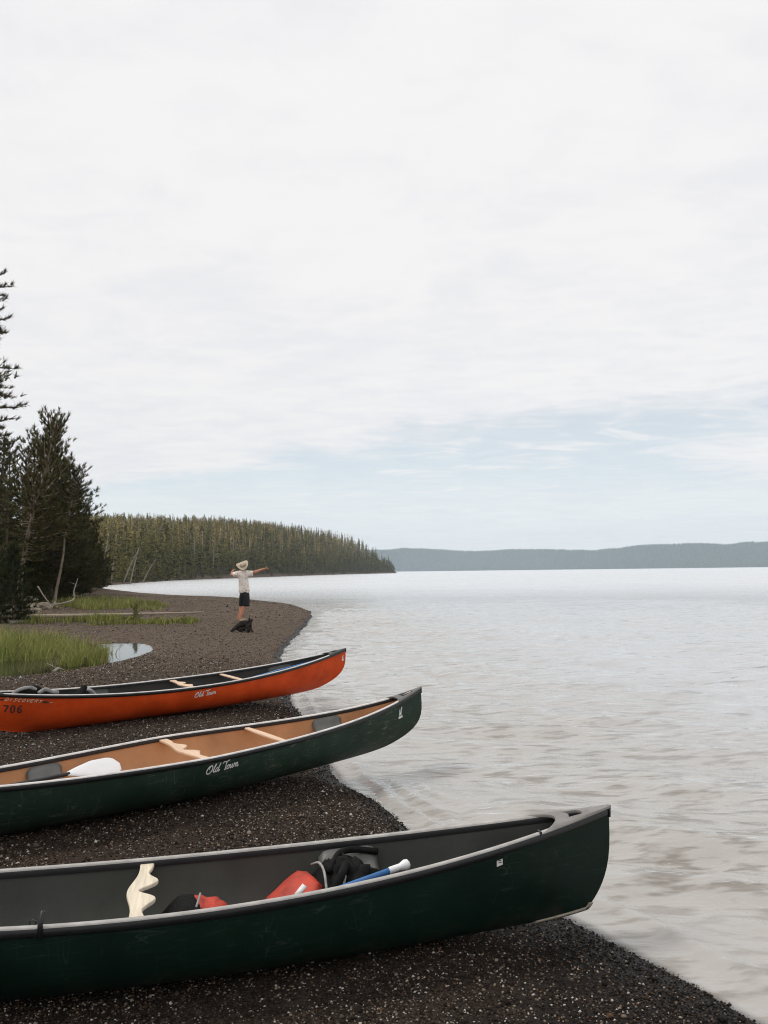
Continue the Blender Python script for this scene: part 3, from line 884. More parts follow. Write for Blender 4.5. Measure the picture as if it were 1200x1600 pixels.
def build_hill_forest():
    kinds = []
    for s, g, w, n in ((1, (.140, .128, .036), .13, 52), (2, (.215, .175, .050), .11, 46), (3, (.096, .094, .030), .15, 56), (4, (.27, .205, .066), .10, 40), (5, (.155, .140, .042), .085, 40)):
        kinds.append(join(hill_conifer(s, green=g, w=w, n=n), hill_trunk(seed=s)))
    for s in (6, 7, 8):
        kinds.append(hill_trunk(1.0, .011, (.50, .42, .31), 1.0, 14, s))
    # one half-dead kind: pale trunk with a thin top
    kinds.append(join(hill_conifer(9, green=(.05, .05, .022), w=.07, n=22, low=.5), hill_trunk(1.0, .010, (.28, .235, .18), .98, 8, 9)))
    # candidate positions
    n = 60000
    u = rng.uniform(120, 640, n); ydep = np.exp(rng.uniform(math.log(146), math.log(1250), n))
    # spread evenly over the ground: weight by area (depth squared)
    keep = rng.random(n) < (ydep / 1250) ** 1.25 * 1.0 + .02
    u, ydep = u[keep], ydep[keep]
    x = (u - 600) / 1200 * ydep
    d = signed_dist(x, ydep)
    ok = (d > 1.2) & (d < 420)
    x, y, d = x[ok], ydep[ok], d[ok]
    # a fringe right along the water
    fr = SH[29:42]; fx, fy = [], []
    for (ax, ay), (bx, by) in zip(fr[:-1], fr[1:]):
        L = math.hypot(bx - ax, by - ay); m = int(L * 1.1); t = rng.random(m); o_ = rng.uniform(1.0, 9, m)
        nx_, ny_ = -(by - ay) / L, (bx - ax) / L
        fx.append(ax + (bx - ax) * t + nx_ * o_); fy.append(ay + (by - ay) * t + ny_ * o_)
    fx, fy = np.concatenate(fx), np.concatenate(fy); fd = signed_dist(fx, fy); kf = fd > .8
    x, y, d = np.concatenate([fx[kf], x]), np.concatenate([fy[kf], y]), np.concatenate([fd[kf], d]); nfr = int(kf.sum())
    # thin to a minimum spacing
    order = np.concatenate([np.arange(nfr), nfr + rng.permutation(len(x) - nfr)]); cell = {}; sel = []
    for i in order:
        c = (int(x[i] // (1.5 if i < nfr else 2.5)), int(y[i] // (1.5 if i < nfr else 2.5)))
        if c in cell: continue
        cell[c] = 1; sel.append(i)
    sel = np.array(sel)[:10500]
    x, y, d = x[sel], y[sel], d[sel]
    z = ground_z(x, y)
    h = rng.uniform(6.0, 15.5, len(x)) * (.34 + .38 * sstep(1, 9, d) + .28 * sstep(6, 40, d))
    grove = vnoise(x, y, 60, 61)
    k = np.empty(len(x), int)
    for i in range(len(x)):
        q = rng.random()
        if d[i] < 16: k[i] = rng.choice([0, 2, 2, 0, 4])
        elif q < .14 + .34 * grove[i]: k[i] = rng.choice([5, 6, 7, 8, 8])
        else: k[i] = rng.choice([0, 1, 1, 2, 3, 3, 4])
    h = np.where((k >= 5), h * .86, h)
    app = h / y                                              # apparent size: nearest ones become things of their own
    front = np.argsort(-app)
    dist_front = front[(d[front] < 60)][:290]
    own = set(dist_front.tolist())
    mesh_of = []
    for kk, (V, Fc, C) in enumerate(kinds):
        mesh_of.append(mesh_data('hill_conifer' if kk < 5 else 'hill_snag', V, Fc, False, MAT['hill_tree'], C))
    for i in dist_front:
        dead = k[i] in (5, 6, 7)
        o = bpy.data.objects.new('conifer_tree' if not dead else 'dead_conifer', mesh_of[k[i]])
        COL.objects.link(o); o.location = (x[i], y[i], z[i] - .3); s = h[i]; o.scale = (s, s, s)
        o.rotation_euler = (rng.normal(0, .02), rng.normal(0, .03), rng.uniform(0, 6.28))
        if dead: tag(o, 'bare grey dead conifer among the green trees lining the bay', 'dead tree', 'dead conifers in the forest across the bay')
        else: tag(o, 'slim olive conifer in the front of the forest across the bay', 'tree', 'conifers along the shore across the bay')
    Vs, Fs, Cs, nn = [], [], [], 0
    for i in range(len(x)):
        if i in own: continue
        V, Fc, C = kinds[k[i]]
        a = rng.uniform(0, 6.28); ca, sa = math.cos(a), math.sin(a); s = h[i]
        W = V * s
        W = np.stack([W[:, 0] * ca - W[:, 1] * sa + x[i] + W[:, 2] * rng.normal(0, .02), W[:, 0] * sa + W[:, 1] * ca + y[i], W[:, 2] + z[i] - .3], -1)
        Vs.append(W); Fs.append(Fc + nn); nn += len(V); Cs.append(C * rng.uniform(.75, 1.25))
    o = obj('hill_forest', np.concatenate(Vs), np.concatenate(Fs), MAT['hill_tree'], col=np.concatenate(Cs))
    tag(o, 'mass of olive conifers and grey dead trunks covering the hill', 'forest', kind='stuff')


build_hill_forest()


# ------------------------------------------------------------------ grass and gravel
def build_grass(name, label, patches, n, hgt, seed, cols):
    rs = np.random.default_rng(seed); Vs, Cs = [], []
    for (cx, cyy, rx, ry, wt) in patches:
        m = int(n * wt)
        a = rs.uniform(0, 6.28, m); r = np.sqrt(rs.random(m))
        r *= 1 + .18 * np.sin(a * 3 + seed) + .12 * np.sin(a * 7)
        x, y = cx + rx * r * np.cos(a), cyy + ry * r * np.sin(a)
        den = vnoise(x, y, .7, seed) * .6 + vnoise(x, y, .25, seed + 1) * .4; kp = rs.random(m) < sstep(.28 + .25 * r ** 3, .62, den)
        x, y, r = x[kp], y[kp], r[kp]; m = len(x)
        z = ground_z(x, y)
        L = hgt * rs.uniform(.35, 1.2, m) * (1.05 - .45 * r) * (.55 + .9 * vnoise(x, y, 1.2, seed + 2))
        bend = rs.normal(0, .36, (m, 2)); az = rs.uniform(0, 6.28, m); w = rs.uniform(.004, .0095, m) * (cyy / 18) ** .7
        sd_ = np.stack([np.cos(az), np.sin(az), np.zeros(m)], -1) * w[:, None]
        B = np.stack([x, y, z - .01], -1)
        M1 = B + np.stack([bend[:, 0] * L * .35, bend[:, 1] * L * .35, L * .6], -1)
        T = B + np.stack([bend[:, 0] * L, bend[:, 1] * L, L], -1)
        V = np.stack([B - sd_, B + sd_, M1 + sd_ * .7, M1 - sd_ * .7, T], 1)
        Vs.append(V.reshape(-1, 3))
        pick = rs.integers(0, len(cols), m)
        Cs.append(np.repeat(np.array(cols)[pick] * rs.uniform(.75, 1.25, (m, 1)), 5, 0))
    V = np.concatenate(Vs); i5 = np.arange(len(V) // 5)[:, None] * 5
    Fc = np.concatenate([i5 + np.array([[0, 1, 2]]), i5 + np.array([[0, 2, 3]]), i5 + np.array([[3, 2, 4]])])
    tag(obj(name, V, Fc, MAT['grass'], col=np.concatenate(Cs)), label, 'grass', kind='stuff')


GC = [(.28, .31, .075), (.21, .26, .065), (.38, .36, .12), (.15, .20, .052), (.38, .30, .15), (.26, .30, .08)]
build_grass('pond_grass', 'tall green grass standing around and in the small pond', [(-9.6, 18.6, 3.0, 2.2, .62), (-6.55, 16.9, .5, .9, .13), (-7.2, 18.2, .6, 1.4, .10), (-8.7, 19.8, 1.0, 1.7, .10), (-12.6, 18.5, 2.0, 1.8, .2)], 24000, .62, 91, GC)
build_grass('beach_grass', 'low green grass strip behind the long driftwood log', [(-13.6, 37.5, 3.2, 2.2, 1.0), (-17.5, 44, 4, 3, .3)], 12000, .36, 92, GC)
build_grass('log_grass', 'grass patches growing in front of the long driftwood log', [(-7.8, 27.4, 1.3, .9, .42), (-10.4, 28.6, 1.6, .7, .18), (-9.4, 27.0, 1.5, .6, .10), (-12.2, 27.6, 1.2, .5, .05)], 13000, .31, 93, GC[:3] + [(.10, .085, .04)])


def build_gravel():
    rs = np.random.default_rng(5)
    X, Y, S = [], [], []
    for (y0, y1, dens, s0, s1) in ((2.3, 3.4, 6800, .004, .0085), (3.4, 5.2, 6000, .0042, .009), (5.2, 7.5, 3400, .005, .0105), (7.5, 11, 1250, .0065, .013), (11, 17, 420, .009, .019), (17, 30, 110, .010, .022), (30, 55, 18, .018, .035)):
        # trapezoid of view at these depths, margins included
        m = int(dens * (y1 - y0) * (y0 + y1) * .62)
        y = rs.uniform(y0, y1, m); x = rs.uniform(-.60, .62, m) * y
        X.append(x); Y.append(y); S.append((s0 + (s1 - s0) * rs.random(m) ** 2.2) * np.where(rs.random(m) < .012, rs.uniform(1.6, 2.8, m), 1.0))
    x, y, s = np.concatenate(X), np.concatenate(Y), np.concatenate(S)
    d = signed_dist(x, y)
    e = ((x - POND[0]) / POND[2]) ** 2 + ((y - POND[1]) / POND[3]) ** 2
    ok = (d > -.16) & (e > 1.0)
    # clumpy sorting of the pebbles, as waves leave them
    cl = vnoise(x, y, .35, 71) * .6 + vnoise(x, y, 1.3, 72) * .5
    ok &= rs.random(len(x)) < .25 + .95 * cl
    x, y, s, cl = x[ok], y[ok], s[ok], cl[ok]
    n = len(x); z = ground_z(x, y)
    base = np.array([(1, 0, 0), (-1, 0, 0), (0, 1, 0), (0, -1, 0), (0, 0, 1), (0, 0, -1)], float)
    V = np.repeat(base[None], n, 0) * (s[:, None] * rs.uniform(.65, 1.35, (n, 3)))[:, None, :] * np.array([1, 1, .7])
    V += rs.normal(0, .12, V.shape) * s[:, None, None]
    a = rs.uniform(0, 6.28, n); ca, sa = np.cos(a)[:, None], np.sin(a)[:, None]
    V = np.stack([V[..., 0] * ca - V[..., 1] * sa, V[..., 0] * sa + V[..., 1] * ca, V[..., 2]], -1)
    V += np.stack([x, y, z + s * .25], -1)[:, None, :]
    f = np.array([(0, 2, 4), (2, 1, 4), (1, 3, 4), (3, 0, 4), (2, 0, 5), (1, 2, 5), (3, 1, 5), (0, 3, 5)])
    Fc = (np.arange(n)[:, None, None] * 6 + f[None]).reshape(-1, 3)
    pal = np.array([(.011, .009, .007), (.022, .016, .012), (.044, .033, .025), (.095, .073, .055), (.12, .068, .038), (.25, .20, .155), (.55, .49, .42)])
    pr = np.array([.22, .22, .18, .14, .075, .115, .038])
    pick = rs.choice(len(pal), n, p=pr / pr.sum())
    col = pal[pick] * rs.uniform(.75, 1.25, (n, 1))
    wet = sstep(.05, .02, z)[:, None]
    col = col * (1 - wet * .5)
    dry = sstep(9, 21, y)[:, None]; col = np.minimum(col * (1 + 1.3 * dry), .5 - .26 * dry)
    o = obj('gravel', V.reshape(-1, 3), Fc, MAT['pebble'], col=np.repeat(col, 6, 0))
    tag(o, 'loose dark gravel with scattered pale pebbles on the beach', 'gravel', kind='stuff')
    print('pebbles', n)


build_gravel()


# ------------------------------------------------------------------ canoes
class Hull:
    def __init__(s, prm, D, E, q, p, B, L, c, kk, rk, bulge=0.0):
        s.prm, s.D, s.E, s.q, s.p, s.B, s.L, s.c, s.kk, s.rk, s.bulge = prm, D, E, q, p, B, L, c, kk, rk, bulge

    def sheer(s, t): return s.D + (s.E - s.D) * abs(t) ** s.q
    def beam(s, t): return s.B * (1 - abs(t) ** s.p)
    def keel(s, t): return s.rk * abs(t) ** 8
    def Lx(s, h): return s.L - s.c * (1 - h) ** s.kk + s.bulge * math.sin(math.pi * h)

    def sec(s, t, h):
        e = abs(t) ** 3; a = 2.2 * (1 - e) + 1.0 * e; b = 2.6 * (1 - e) + 1.15 * e
        return max(0.0, 1 - (1 - h) ** a) ** (1 / b)

    def pos(s, t, h, side, inset=0.0, lift=0.0, short=0.0):
        z0, z1 = s.keel(t), s.sheer(t)
        y = max(0.0, s.beam(t) * s.sec(t, h) - inset)
        return np.array([t * (s.Lx(h) - short), side * y, z0 + lift + h * (z1 - z0 - lift)])

    def pt(s, x, z, side=-1, off=0.0):
        t = x / s.L
        for _ in range(25):
            h = min(1, max(0, (z - s.keel(t)) / (s.sheer(t) - s.keel(t)))); t = max(-1, min(1, x / s.Lx(h)))
        return np.array([x, side * (s.beam(t) * s.sec(t, h) + off), z])

    def inner_y(s, x, z): return max(.02, abs(s.pt(x, z)[1]) - .02)


HA = Hull((-1.223, 3.937, -1.9516, .2332, -.0067, -.0401), .3997, .592, 1.9612, 2.065, .4213, 2.57, .16, 3.5, .06)
HB = Hull((-1.714, 6.6663, -1.8649, .6912, .01, .0245), .3946, .5819, 3.6943, 1.4169, .472, 2.6985, .47, 5, .05, .02)
HC = Hull((-2.7605, 10.6782, -1.8651, .6399, .024, .0123), .3756, .587, 2.1485, 1.8124, .459, 2.6599, .50, 4, .05)


def canoe_matrix(h):
    x, y, z, yaw, pit, rol = h.prm
    cy_, sy = math.cos(yaw), math.sin(yaw); cp, sp = math.cos(pit), math.sin(pit); cr, sr = math.cos(rol), math.sin(rol)
    Rz = Matrix(((cy_, -sy, 0), (sy, cy_, 0), (0, 0, 1))); Ry = Matrix(((cp, 0, -sp), (0, 1, 0), (sp, 0, cp))); Rx = Matrix(((1, 0, 0), (0, cr, -sr), (0, sr, cr)))
    return Matrix.Translation((x, y, z + CAM_H)) @ (Rz @ Ry @ Rx).to_4x4()


def strokes_mesh(H, strokes, x0, z0, sx, sz, w, mat, name, parent, slope=0.0, shear=0.0, side=-1, off=.004):
    """flat printed strokes laid on the hull side; strokes in unit coordinates"""
    mb = MB()
    for S in strokes:
        P = np.array(S, float)
        if len(P) > 2: P = crom(P, 5)
        else: P = np.array([P[0] + (P[1] - P[0]) * t for t in np.linspace(0, 1, 6)])
        Q = np.stack([x0 + (P[:, 0] + shear * P[:, 1]) * sx, z0 + P[:, 1] * sz + slope * P[:, 0] * sx], -1)
        T = np.gradient(Q, axis=0); T /= np.linalg.norm(T, axis=1)[:, None] + 1e-9
        Nn = np.stack([-T[:, 1], T[:, 0]], -1) * w / 2
        G = []
        for a, b in zip(Q - Nn, Q + Nn):
            G.append([H.pt(a[0], a[1], side, off), H.pt(b[0], b[1], side, off)])
        mb.grid(G)
    return mb.build(name, mat, parent)


SCRIPT = {
    'O': [[(.78, .95), (.40, .85), (.12, .42), (.2, .05), (.5, .0), (.82, .3), (.9, .7), (.72, .97), (.5, .78), (.42, .5)]],
    'l': [[(1.02, .12), (1.1, .4), (1.32, .88), (1.4, 1.0), (1.27, .92), (1.12, .4), (1.12, .08), (1.25, .04), (1.38, .2)]],
    'd': [[(1.74, .48), (1.55, .5), (1.4, .27), (1.47, .03), (1.62, .08), (1.78, .4)], [(2.04, 1.02), (1.84, .5), (1.76, .1), (1.9, .04), (2.04, .22)]],
    'T': [[(2.42, .84), (2.56, 1.02), (2.95, .97), (3.42, 1.10)], [(2.97, .98), (2.90, .5), (2.84, .02)], [(2.70, .0), (2.98, .03)]],
    'o': [[(3.34, .5), (3.14, .38), (3.1, .08), (3.26, .0), (3.42, .18), (3.40, .45), (3.3, .5)], [(3.4, .42), (3.58, .42)]],
    'w': [[(3.66, .5), (3.58, .15), (3.7, .0), (3.86, .25), (3.94, .5), (3.88, .15), (3.99, .0), (4.14, .2), (4.2, .5), (4.32, .44)]],
    'n': [[(4.46, .5), (4.38, .0)], [(4.4, .2), (4.56, .48), (4.7, .42), (4.64, .1), (4.74, .0), (4.9, .14)]],
}
BLOCK = {
    'D': [[(0, 0), (0, 1)], [(0, 1), (.4, .95), (.55, .5), (.4, .05), (0, 0)]], 'I': [[(.2, 0), (.2, 1)]],
    'S': [[(.5, .9), (.2, 1), (.05, .75), (.3, .52), (.5, .28), (.3, 0), (0, .1)]], 'C': [[(.5, .85), (.25, 1), (.02, .6), (.08, .15), (.3, 0), (.5, .15)]],
    'O': [[(.28, 1), (.02, .6), (.1, .1), (.3, 0), (.54, .4), (.46, .9), (.28, 1)]], 'V': [[(0, 1), (.25, 0)], [(.25, 0), (.55, 1)]],
    'E': [[(0, 0), (0, 1)], [(0, 1), (.48, 1)], [(0, .5), (.4, .5)], [(0, 0), (.48, 0)]],
    'R': [[(0, 0), (0, 1)], [(0, 1), (.42, .95), (.44, .6), (0, .5)], [(.2, .5), (.5, 0)]], 'Y': [[(0, 1), (.25, .5)], [(.52, 1), (.25, .5)], [(.25, .5), (.25, 0)]],
    '7': [[(0, 1), (.6, 1)], [(.6, 1), (.25, 0)]], '0': [[(.1, .12), (.1, .88)], [(.5, .12), (.5, .88)], [(.12, 1), (.48, 1)], [(.12, 0), (.48, 0)]],
    '6': [[(.1, .1), (.1, .9)], [(.12, 1), (.52, 1)], [(.12, 0), (.48, 0)], [(.5, .06), (.5, .48)], [(.14, .54), (.46, .54)]],
}


def old_town(H, root, x0, z0, unit, slope, w):
    for ch, st in SCRIPT.items():
        strokes_mesh(H, st, x0, z0, unit, unit * 1.05, w, MAT['white'], 'letter', root, slope, .12)


def make_canoe(H, label, hull_mat, liner, gun, lip, deck_mat, deck_len, hole, seat_mat, seats, yoke_mat, thwarts):
    root = empty('canoe'); root.matrix_world = canoe_matrix(H)
    tag(root, label, 'canoe', 'canoes drawn up on the beach')
    nt, nh = 90, 16
    ts = np.sin(np.linspace(-1, 1, nt) * math.pi / 2) * .35 + np.linspace(-1, 1, nt) * .65
    hs = np.linspace(0, 1, nh) ** 2.3
    # outer shell: port gunwale - keel - starboard gunwale
    G = [[H.pos(t, h, -1) for h in hs[::-1]] + [H.pos(t, h, 1) for h in hs[1:]] for t in ts]
    mb = MB(); mb.grid(G); hull = mb.build('hull', hull_mat, root, True)
    G = [[H.pos(t * .995, h, -1, .014, .014, .03) for h in hs[::-1]] + [H.pos(t * .995, h, 1, .014, .014, .03) for h in hs[1:]] for t in ts]
    mb = MB(); mb.grid([r[::-1] for r in G]); mb.build('liner', liner, root, True)
    # gunwales: rounded cap with a dark outer lip
    for side in (-1, 1):
        tt = np.linspace(-1, 1, 80) * (H.L - .02) / H.L
        prof = [(-.022, -.006), (-.020, .008), (-.012, .013), (.004, .013), (.011, .008), (.012, -.002)]
        G = [[(H.L * t, side * max(.004, H.beam(t) + dy), H.sheer(t) + dz) for dy, dz in prof] for t in tt]
        mb = MB(); mb.grid(G if side > 0 else [r[::-1] for r in G]); g = mb.build('gunwale', gun, root, True)
        prof = [(.0122, .004), (.016, -.006), (.016, -.026), (.004, -.034)]
        G = [[(H.L * t, side * max(.006, H.beam(t) + dy), H.sheer(t) + dz) for dy, dz in prof] for t in tt]
        mb = MB(); mb.grid(G if side > 0 else [r[::-1] for r in G]); mb.build('lip', lip, g, True)
        prof = [(-.0225, .002), (-.026, -.010), (-.024, -.030)]
        G = [[(H.L * t, side * max(.002, H.beam(t) + dy), H.sheer(t) + dz) for dy, dz in prof] for t in tt[2:-2]]
        mb = MB(); mb.grid(G if side < 0 else [r[::-1] for r in G]); mb.build('inner_lip', lip, g, True)
    # end decks with a hand hole
    for end in (1, -1):
        nu, nv = 26, 16; Vv = []; Fc = []
        us = np.linspace(0, 1, nu); vs_ = np.linspace(-1, 1, nv + 1)
        for u in us:
            for v in vs_:
                t0 = 1 - deck_len / H.L + (hole[3] / H.L) * (1 - v * v) ** .6
                t = t0 + (1 - t0) * u
                bm_ = max(.010, H.beam(t) + .015)
                Vv.append((end * t * (H.L + .006), v * bm_, H.sheer(t) + .017 + .012 * (1 - v * v) * (1 - u) - .012 * (abs(v) > .99)))
        for i in range(nu - 1):
            for j in range(nv):
                uc, vc = (us[i] + us[i + 1]) / 2, (vs_[j] + vs_[j + 1]) / 2
                if hole[0] < uc < hole[1] and abs(vc) < hole[2]: continue
                q = (i * (nv + 1) + j, i * (nv + 1) + j + 1, (i + 1) * (nv + 1) + j + 1, (i + 1) * (nv + 1) + j)
                Fc.append(q if end < 0 else q[::-1])
        dk = obj('deck_plate', Vv, Fc, deck_mat, root, True); solidify(dk, .016, -1); bevel(dk, .004, 2, 50)
        # stem cap running down the edge a little
        mb = MB(); mb.tube([(end * (H.L + .002), 0, H.E + .016), (end * (H.Lx(.9) + .002), 0, H.E - .05)], [.012, .008], 6); mb.build('end_cap', lip, root, True)
    # yoke, carved for the shoulders
    b = H.beam(0) - .012; z = H.D - .022
    ys = np.linspace(-b, b, 60); e1 = []; e2 = []
    for y in ys:
        e1.append(-.034 - .040 * math.exp(-(y / .17) ** 2) - .008 * (abs(y) / b) ** 6)
        bump = math.exp(-((abs(y) - .125) / .062) ** 2)
        e2.append(.034 + .036 * bump - .052 * math.exp(-(y / .055) ** 2) - .018 * math.exp(-((abs(y) - .26) / .06) ** 2))
    mb = MB(); mb.grid([[(a, y, z), (c, y, z)] for a, c, y in zip(e1, e2, ys)])
    yk = mb.build('yoke', yoke_mat, root); solidify(yk, .022, 0); bevel(yk, .006, 2, 50)
    for x in thwarts:
        bt = H.beam(x / H.L) - .012; zt = H.sheer(x / H.L) - .022
        ys = np.linspace(-bt, bt, 16)
        mb = MB(); mb.grid([[(x - (.022 + .012 * math.cos(y / bt * 1.5)), y, zt), (x + (.022 + .012 * math.cos(y / bt * 1.5)), y, zt)] for y in ys])
        th = mb.build('thwart', MAT['ash_warm'], root); solidify(th, .02, 0); bevel(th, .006, 2, 50)
    # moulded seats
    for (x0, x1, opened) in seats:
        nx, ny = 13, 21; Vv = []; Fc = []
        for i in range(nx):
            f = i / (nx - 1); x = x0 + (x1 - x0) * f
            bt = H.beam(x / H.L) - .018; zt = H.sheer(x / H.L) - .03
            for j in range(ny):
                v = -1 + 2 * j / (ny - 1)
                dip = .105 * (1 - abs(v) ** 5) + .02 * math.cos(v * 1.5) * math.cos((f - .5) * 2.6)
                yy = v * (bt - .012 * (abs(v) > .9)) * (1 - .03 * (1 - abs(v)))
                Vv.append((x, yy, zt - dip + .03 * (abs(f - .5) * 2) ** 6 * 0 - .035 * (abs(f - .5) * 2) ** 8))
        for i in range(nx - 1):
            for j in range(ny - 1):
                if opened and 3 <= i < nx - 4 and 4 <= j < ny - 5: continue
                Fc.append((i * ny + j, (i + 1) * ny + j, (i + 1) * ny + j + 1, i * ny + j + 1))
        st = obj('seat', Vv, Fc, seat_mat, root, True); solidify(st, .018, -1)
        if opened:
            xm0, xm1 = x0 + (x1 - x0) * .22, x0 + (x1 - x0) * .74; bt = H.beam(x0 / H.L) * .56; zt = H.sheer(x0 / H.L) - .20
            mb = MB(); mb.box(((xm0 + xm1) / 2, 0, zt), (xm1 - xm0 + .03, bt * 2, .02)); mb.build('seat_pan', MAT['black'], st)
    return root


canoe_a = make_canoe(HA, 'dark green canoe nearest the camera with grey liner and weathered grey gunwales', MAT['hull_dark'], MAT['liner_grey'], MAT['gun_grey'], MAT['black'],
                     MAT['deck_grey'], .50, (.22, .46, .52, .15), MAT['seat_grey'], [(.93, 1.26, False), (-1.35, -1.05, False)], MAT['ash_pale'], [])
canoe_b = make_canoe(HB, 'middle scuffed green canoe with tan interior and white script lettering', MAT['hull_green'], MAT['liner_tan'], MAT['gun_pale'], MAT['black'],
                     MAT['seat_grey'], .42, (.20, .66, .55, .05), MAT['seat_grey'], [(1.46, 1.77, False), (-1.19, -.91, True)], MAT['ash_warm'], [.795])
canoe_c = make_canoe(HC, 'orange-red canoe furthest back with charcoal interior and number on its side', MAT['hull_red'], MAT['liner_black'], MAT['gun_pale'], MAT['black'],
                     MAT['seat_dark'], .40, (.20, .50, .5, .06), MAT['seat_dark'], [(1.42, 1.80, False), (-1.2, -.9, False)], MAT['ash_warm'], [.72])

# printing and fittings
old_town(HB, canoe_b, -.045, .276, .0615, .05, .0078)
old_town(HC, canoe_c, -.045, .240, .0630, .05, .0090)


def emblem(H, root, x, z, s, name='sticker', slope=.12):
    st = [[(.15, .4), (.15, 1.3)], [(.45, .4), (.5, 1.45)], [(.28, .5), (.62, 1.55)], [(-.05, .05), (.85, .05)], [(-.05, .22), (.85, .22)]]
    strokes_mesh(H, [[p for p in q] for q in st], x, z, s, s, s * .17, MAT['white'], name, root, slope, 0)


emblem(HB, canoe_b, 2.315, .325, .072)
emblem(HC, canoe_c, 2.572, .415, .052)
mb = MB(); mb.grid([[HA.pt(1.790 + .036 * a, .405 + .031 * b + .006 * a, -1, .003) for b in (0, .5, 1)] for a in (0, .33, .66, 1)])
stk = mb.build('sticker', MAT['white'], canoe_a)
strokes_mesh(HA, [[(.25, .98), (.72, .98)], [(.3, .62), (.8, .66)]], 1.790, .405, .036, .031, .005, MAT['ink'], 'sticker_print', stk, 0, 0, -1, .0045)
for i, ch in enumerate('706'):
    strokes_mesh(HC, BLOCK[ch], -2.285 + i * .075, .318 - i * .010, .088, .076, .016, MAT['ink'], 'number', canoe_c, -.15, .08)
for i, ch in enumerate('DISCOVERY'):
    strokes_mesh(HC, BLOCK[ch], -2.265 + i * .044, .452 - i * .0072, .050, .030, .007, MAT['cream'], 'letter', canoe_c, -.16, .45)
strokes_mesh(HC, [[(0, 0), (1, 0)], [(0, .25), (.7, .2)], [(0, -.2), (.55, -.2)]], -1.865, .395, .085, .03, .008, MAT['ink'], 'arrow_mark', canoe_c, -.16, 0)
strokes_mesh(HC, [[(0, 0), (1, 0)]], -1.795, .384, .035, .03, .006, MAT['cream'], 'arrow_tip', canoe_c, -.16, 0, -1, .005)
strokes_mesh(HC, [[(0, 0), (1, 0)], [(0, .3), (1, .2)]], -2.335, .468, .06, .03, .009, MAT['ink'], 'arrow_mark', canoe_c, -.16, 0)
# wear plate under the stem of the nearest canoe
mb = MB()
G = []
for f in np.linspace(0, 1, 16):
    if f < .55:
        t = .86 + .14 * f / .55; P = [H_ for H_ in (HA.pos(t, .035, -1), HA.pos(t, .0, 1), HA.pos(t, .035, 1))]
    else:
        h = (f - .55) / .45 * .06; P = [HA.pos(.985, h + .02, -1), HA.pos(1.0, h, 1), HA.pos(.985, h + .02, 1)]
    G.append([p + np.array([.004 if f > .5 else 0, (-.006, 0, .006)[i], -.006]) for i, p in enumerate(P)])
mb.grid(G); sk = mb.build('skid_plate', MAT['skid'], canoe_a, True); solidify(sk, .008, 0)
# joint strap where the deck meets the near gunwale, and the painter clip on the gunwale
mb = MB(); tj = 2.07 / HA.L
mb.box((2.07, -HA.beam(tj) + .006, HA.sheer(tj) + .012), (.010, .046, .014)); mb.build('deck_joint', MAT['black'], canoe_a)
mb = MB(); tcl = -.40 / HA.L; yb, zb = -HA.beam(tcl), HA.sheer(tcl)
mb.tube([(-.392, yb - .016, zb - .035), (-.394, yb - .014, zb + .02), (-.385, yb - .008, zb + .075)], [.013, .012, .011], 6)
mb.tube([(-.415, yb + .02, zb + .018), (-.432, yb + .02, zb + .034), (-.445, yb + .02, zb + .02), (-.430, yb + .02, zb + .006), (-.415, yb + .02, zb + .018)], .004, 5)
clip = mb.build('strap_clip', MAT['black'], None, True); clip.matrix_world = canoe_matrix(HA)
tag(clip, 'small black strap clip hooked on the near gunwale of the closest canoe', 'clip')


def pillow(mb, c, size, R=None, e=.55, seed=0, nz=.10, nu=22, nv=14):
    """rounded lumpy cushion"""
    G = []
    sg = lambda w, m: math.copysign(abs(w) ** m, w)
    for i in range(nv + 1):
        ph = -math.pi / 2 + math.pi * i / nv; row = []
        for j in range(nu):
            th = 2 * math.pi * j / nu
            p = Vector((sg(math.cos(ph), e) * sg(math.cos(th), e), sg(math.cos(ph), e) * sg(math.sin(th), e), sg(math.sin(ph), e)))
            k = 1 + nz * mnoise.noise(p * 2.0 + Vector((seed * 5.3, 0, 0))) + nz * .5 * mnoise.noise(p * 5 + Vector((0, seed * 3.1, 0)))
            p = np.array(p * k) * np.array(size) / 2
            row.append(p if R is None else R @ p)
        G.append(row)
    mb.grid(np.array(G) + np.array(c), wrap=True)


def rot(rx, ry, rz): return np.array(Euler((rx, ry, rz)).to_matrix())


# life vests and gear lying in the nearest canoe
def vest(label, center, yaw, parts):
    e = empty('life_vest'); e.matrix_world = canoe_matrix(HA) @ Matrix.Translation(center) @ Matrix.Rotation(yaw, 4, 'Z')
    for nm, mat, fn in parts:
        mb = MB(); fn(mb); mb.build(nm, mat, e, True)
    return tag(e, label, 'life vest', 'life vests in the nearest canoe')


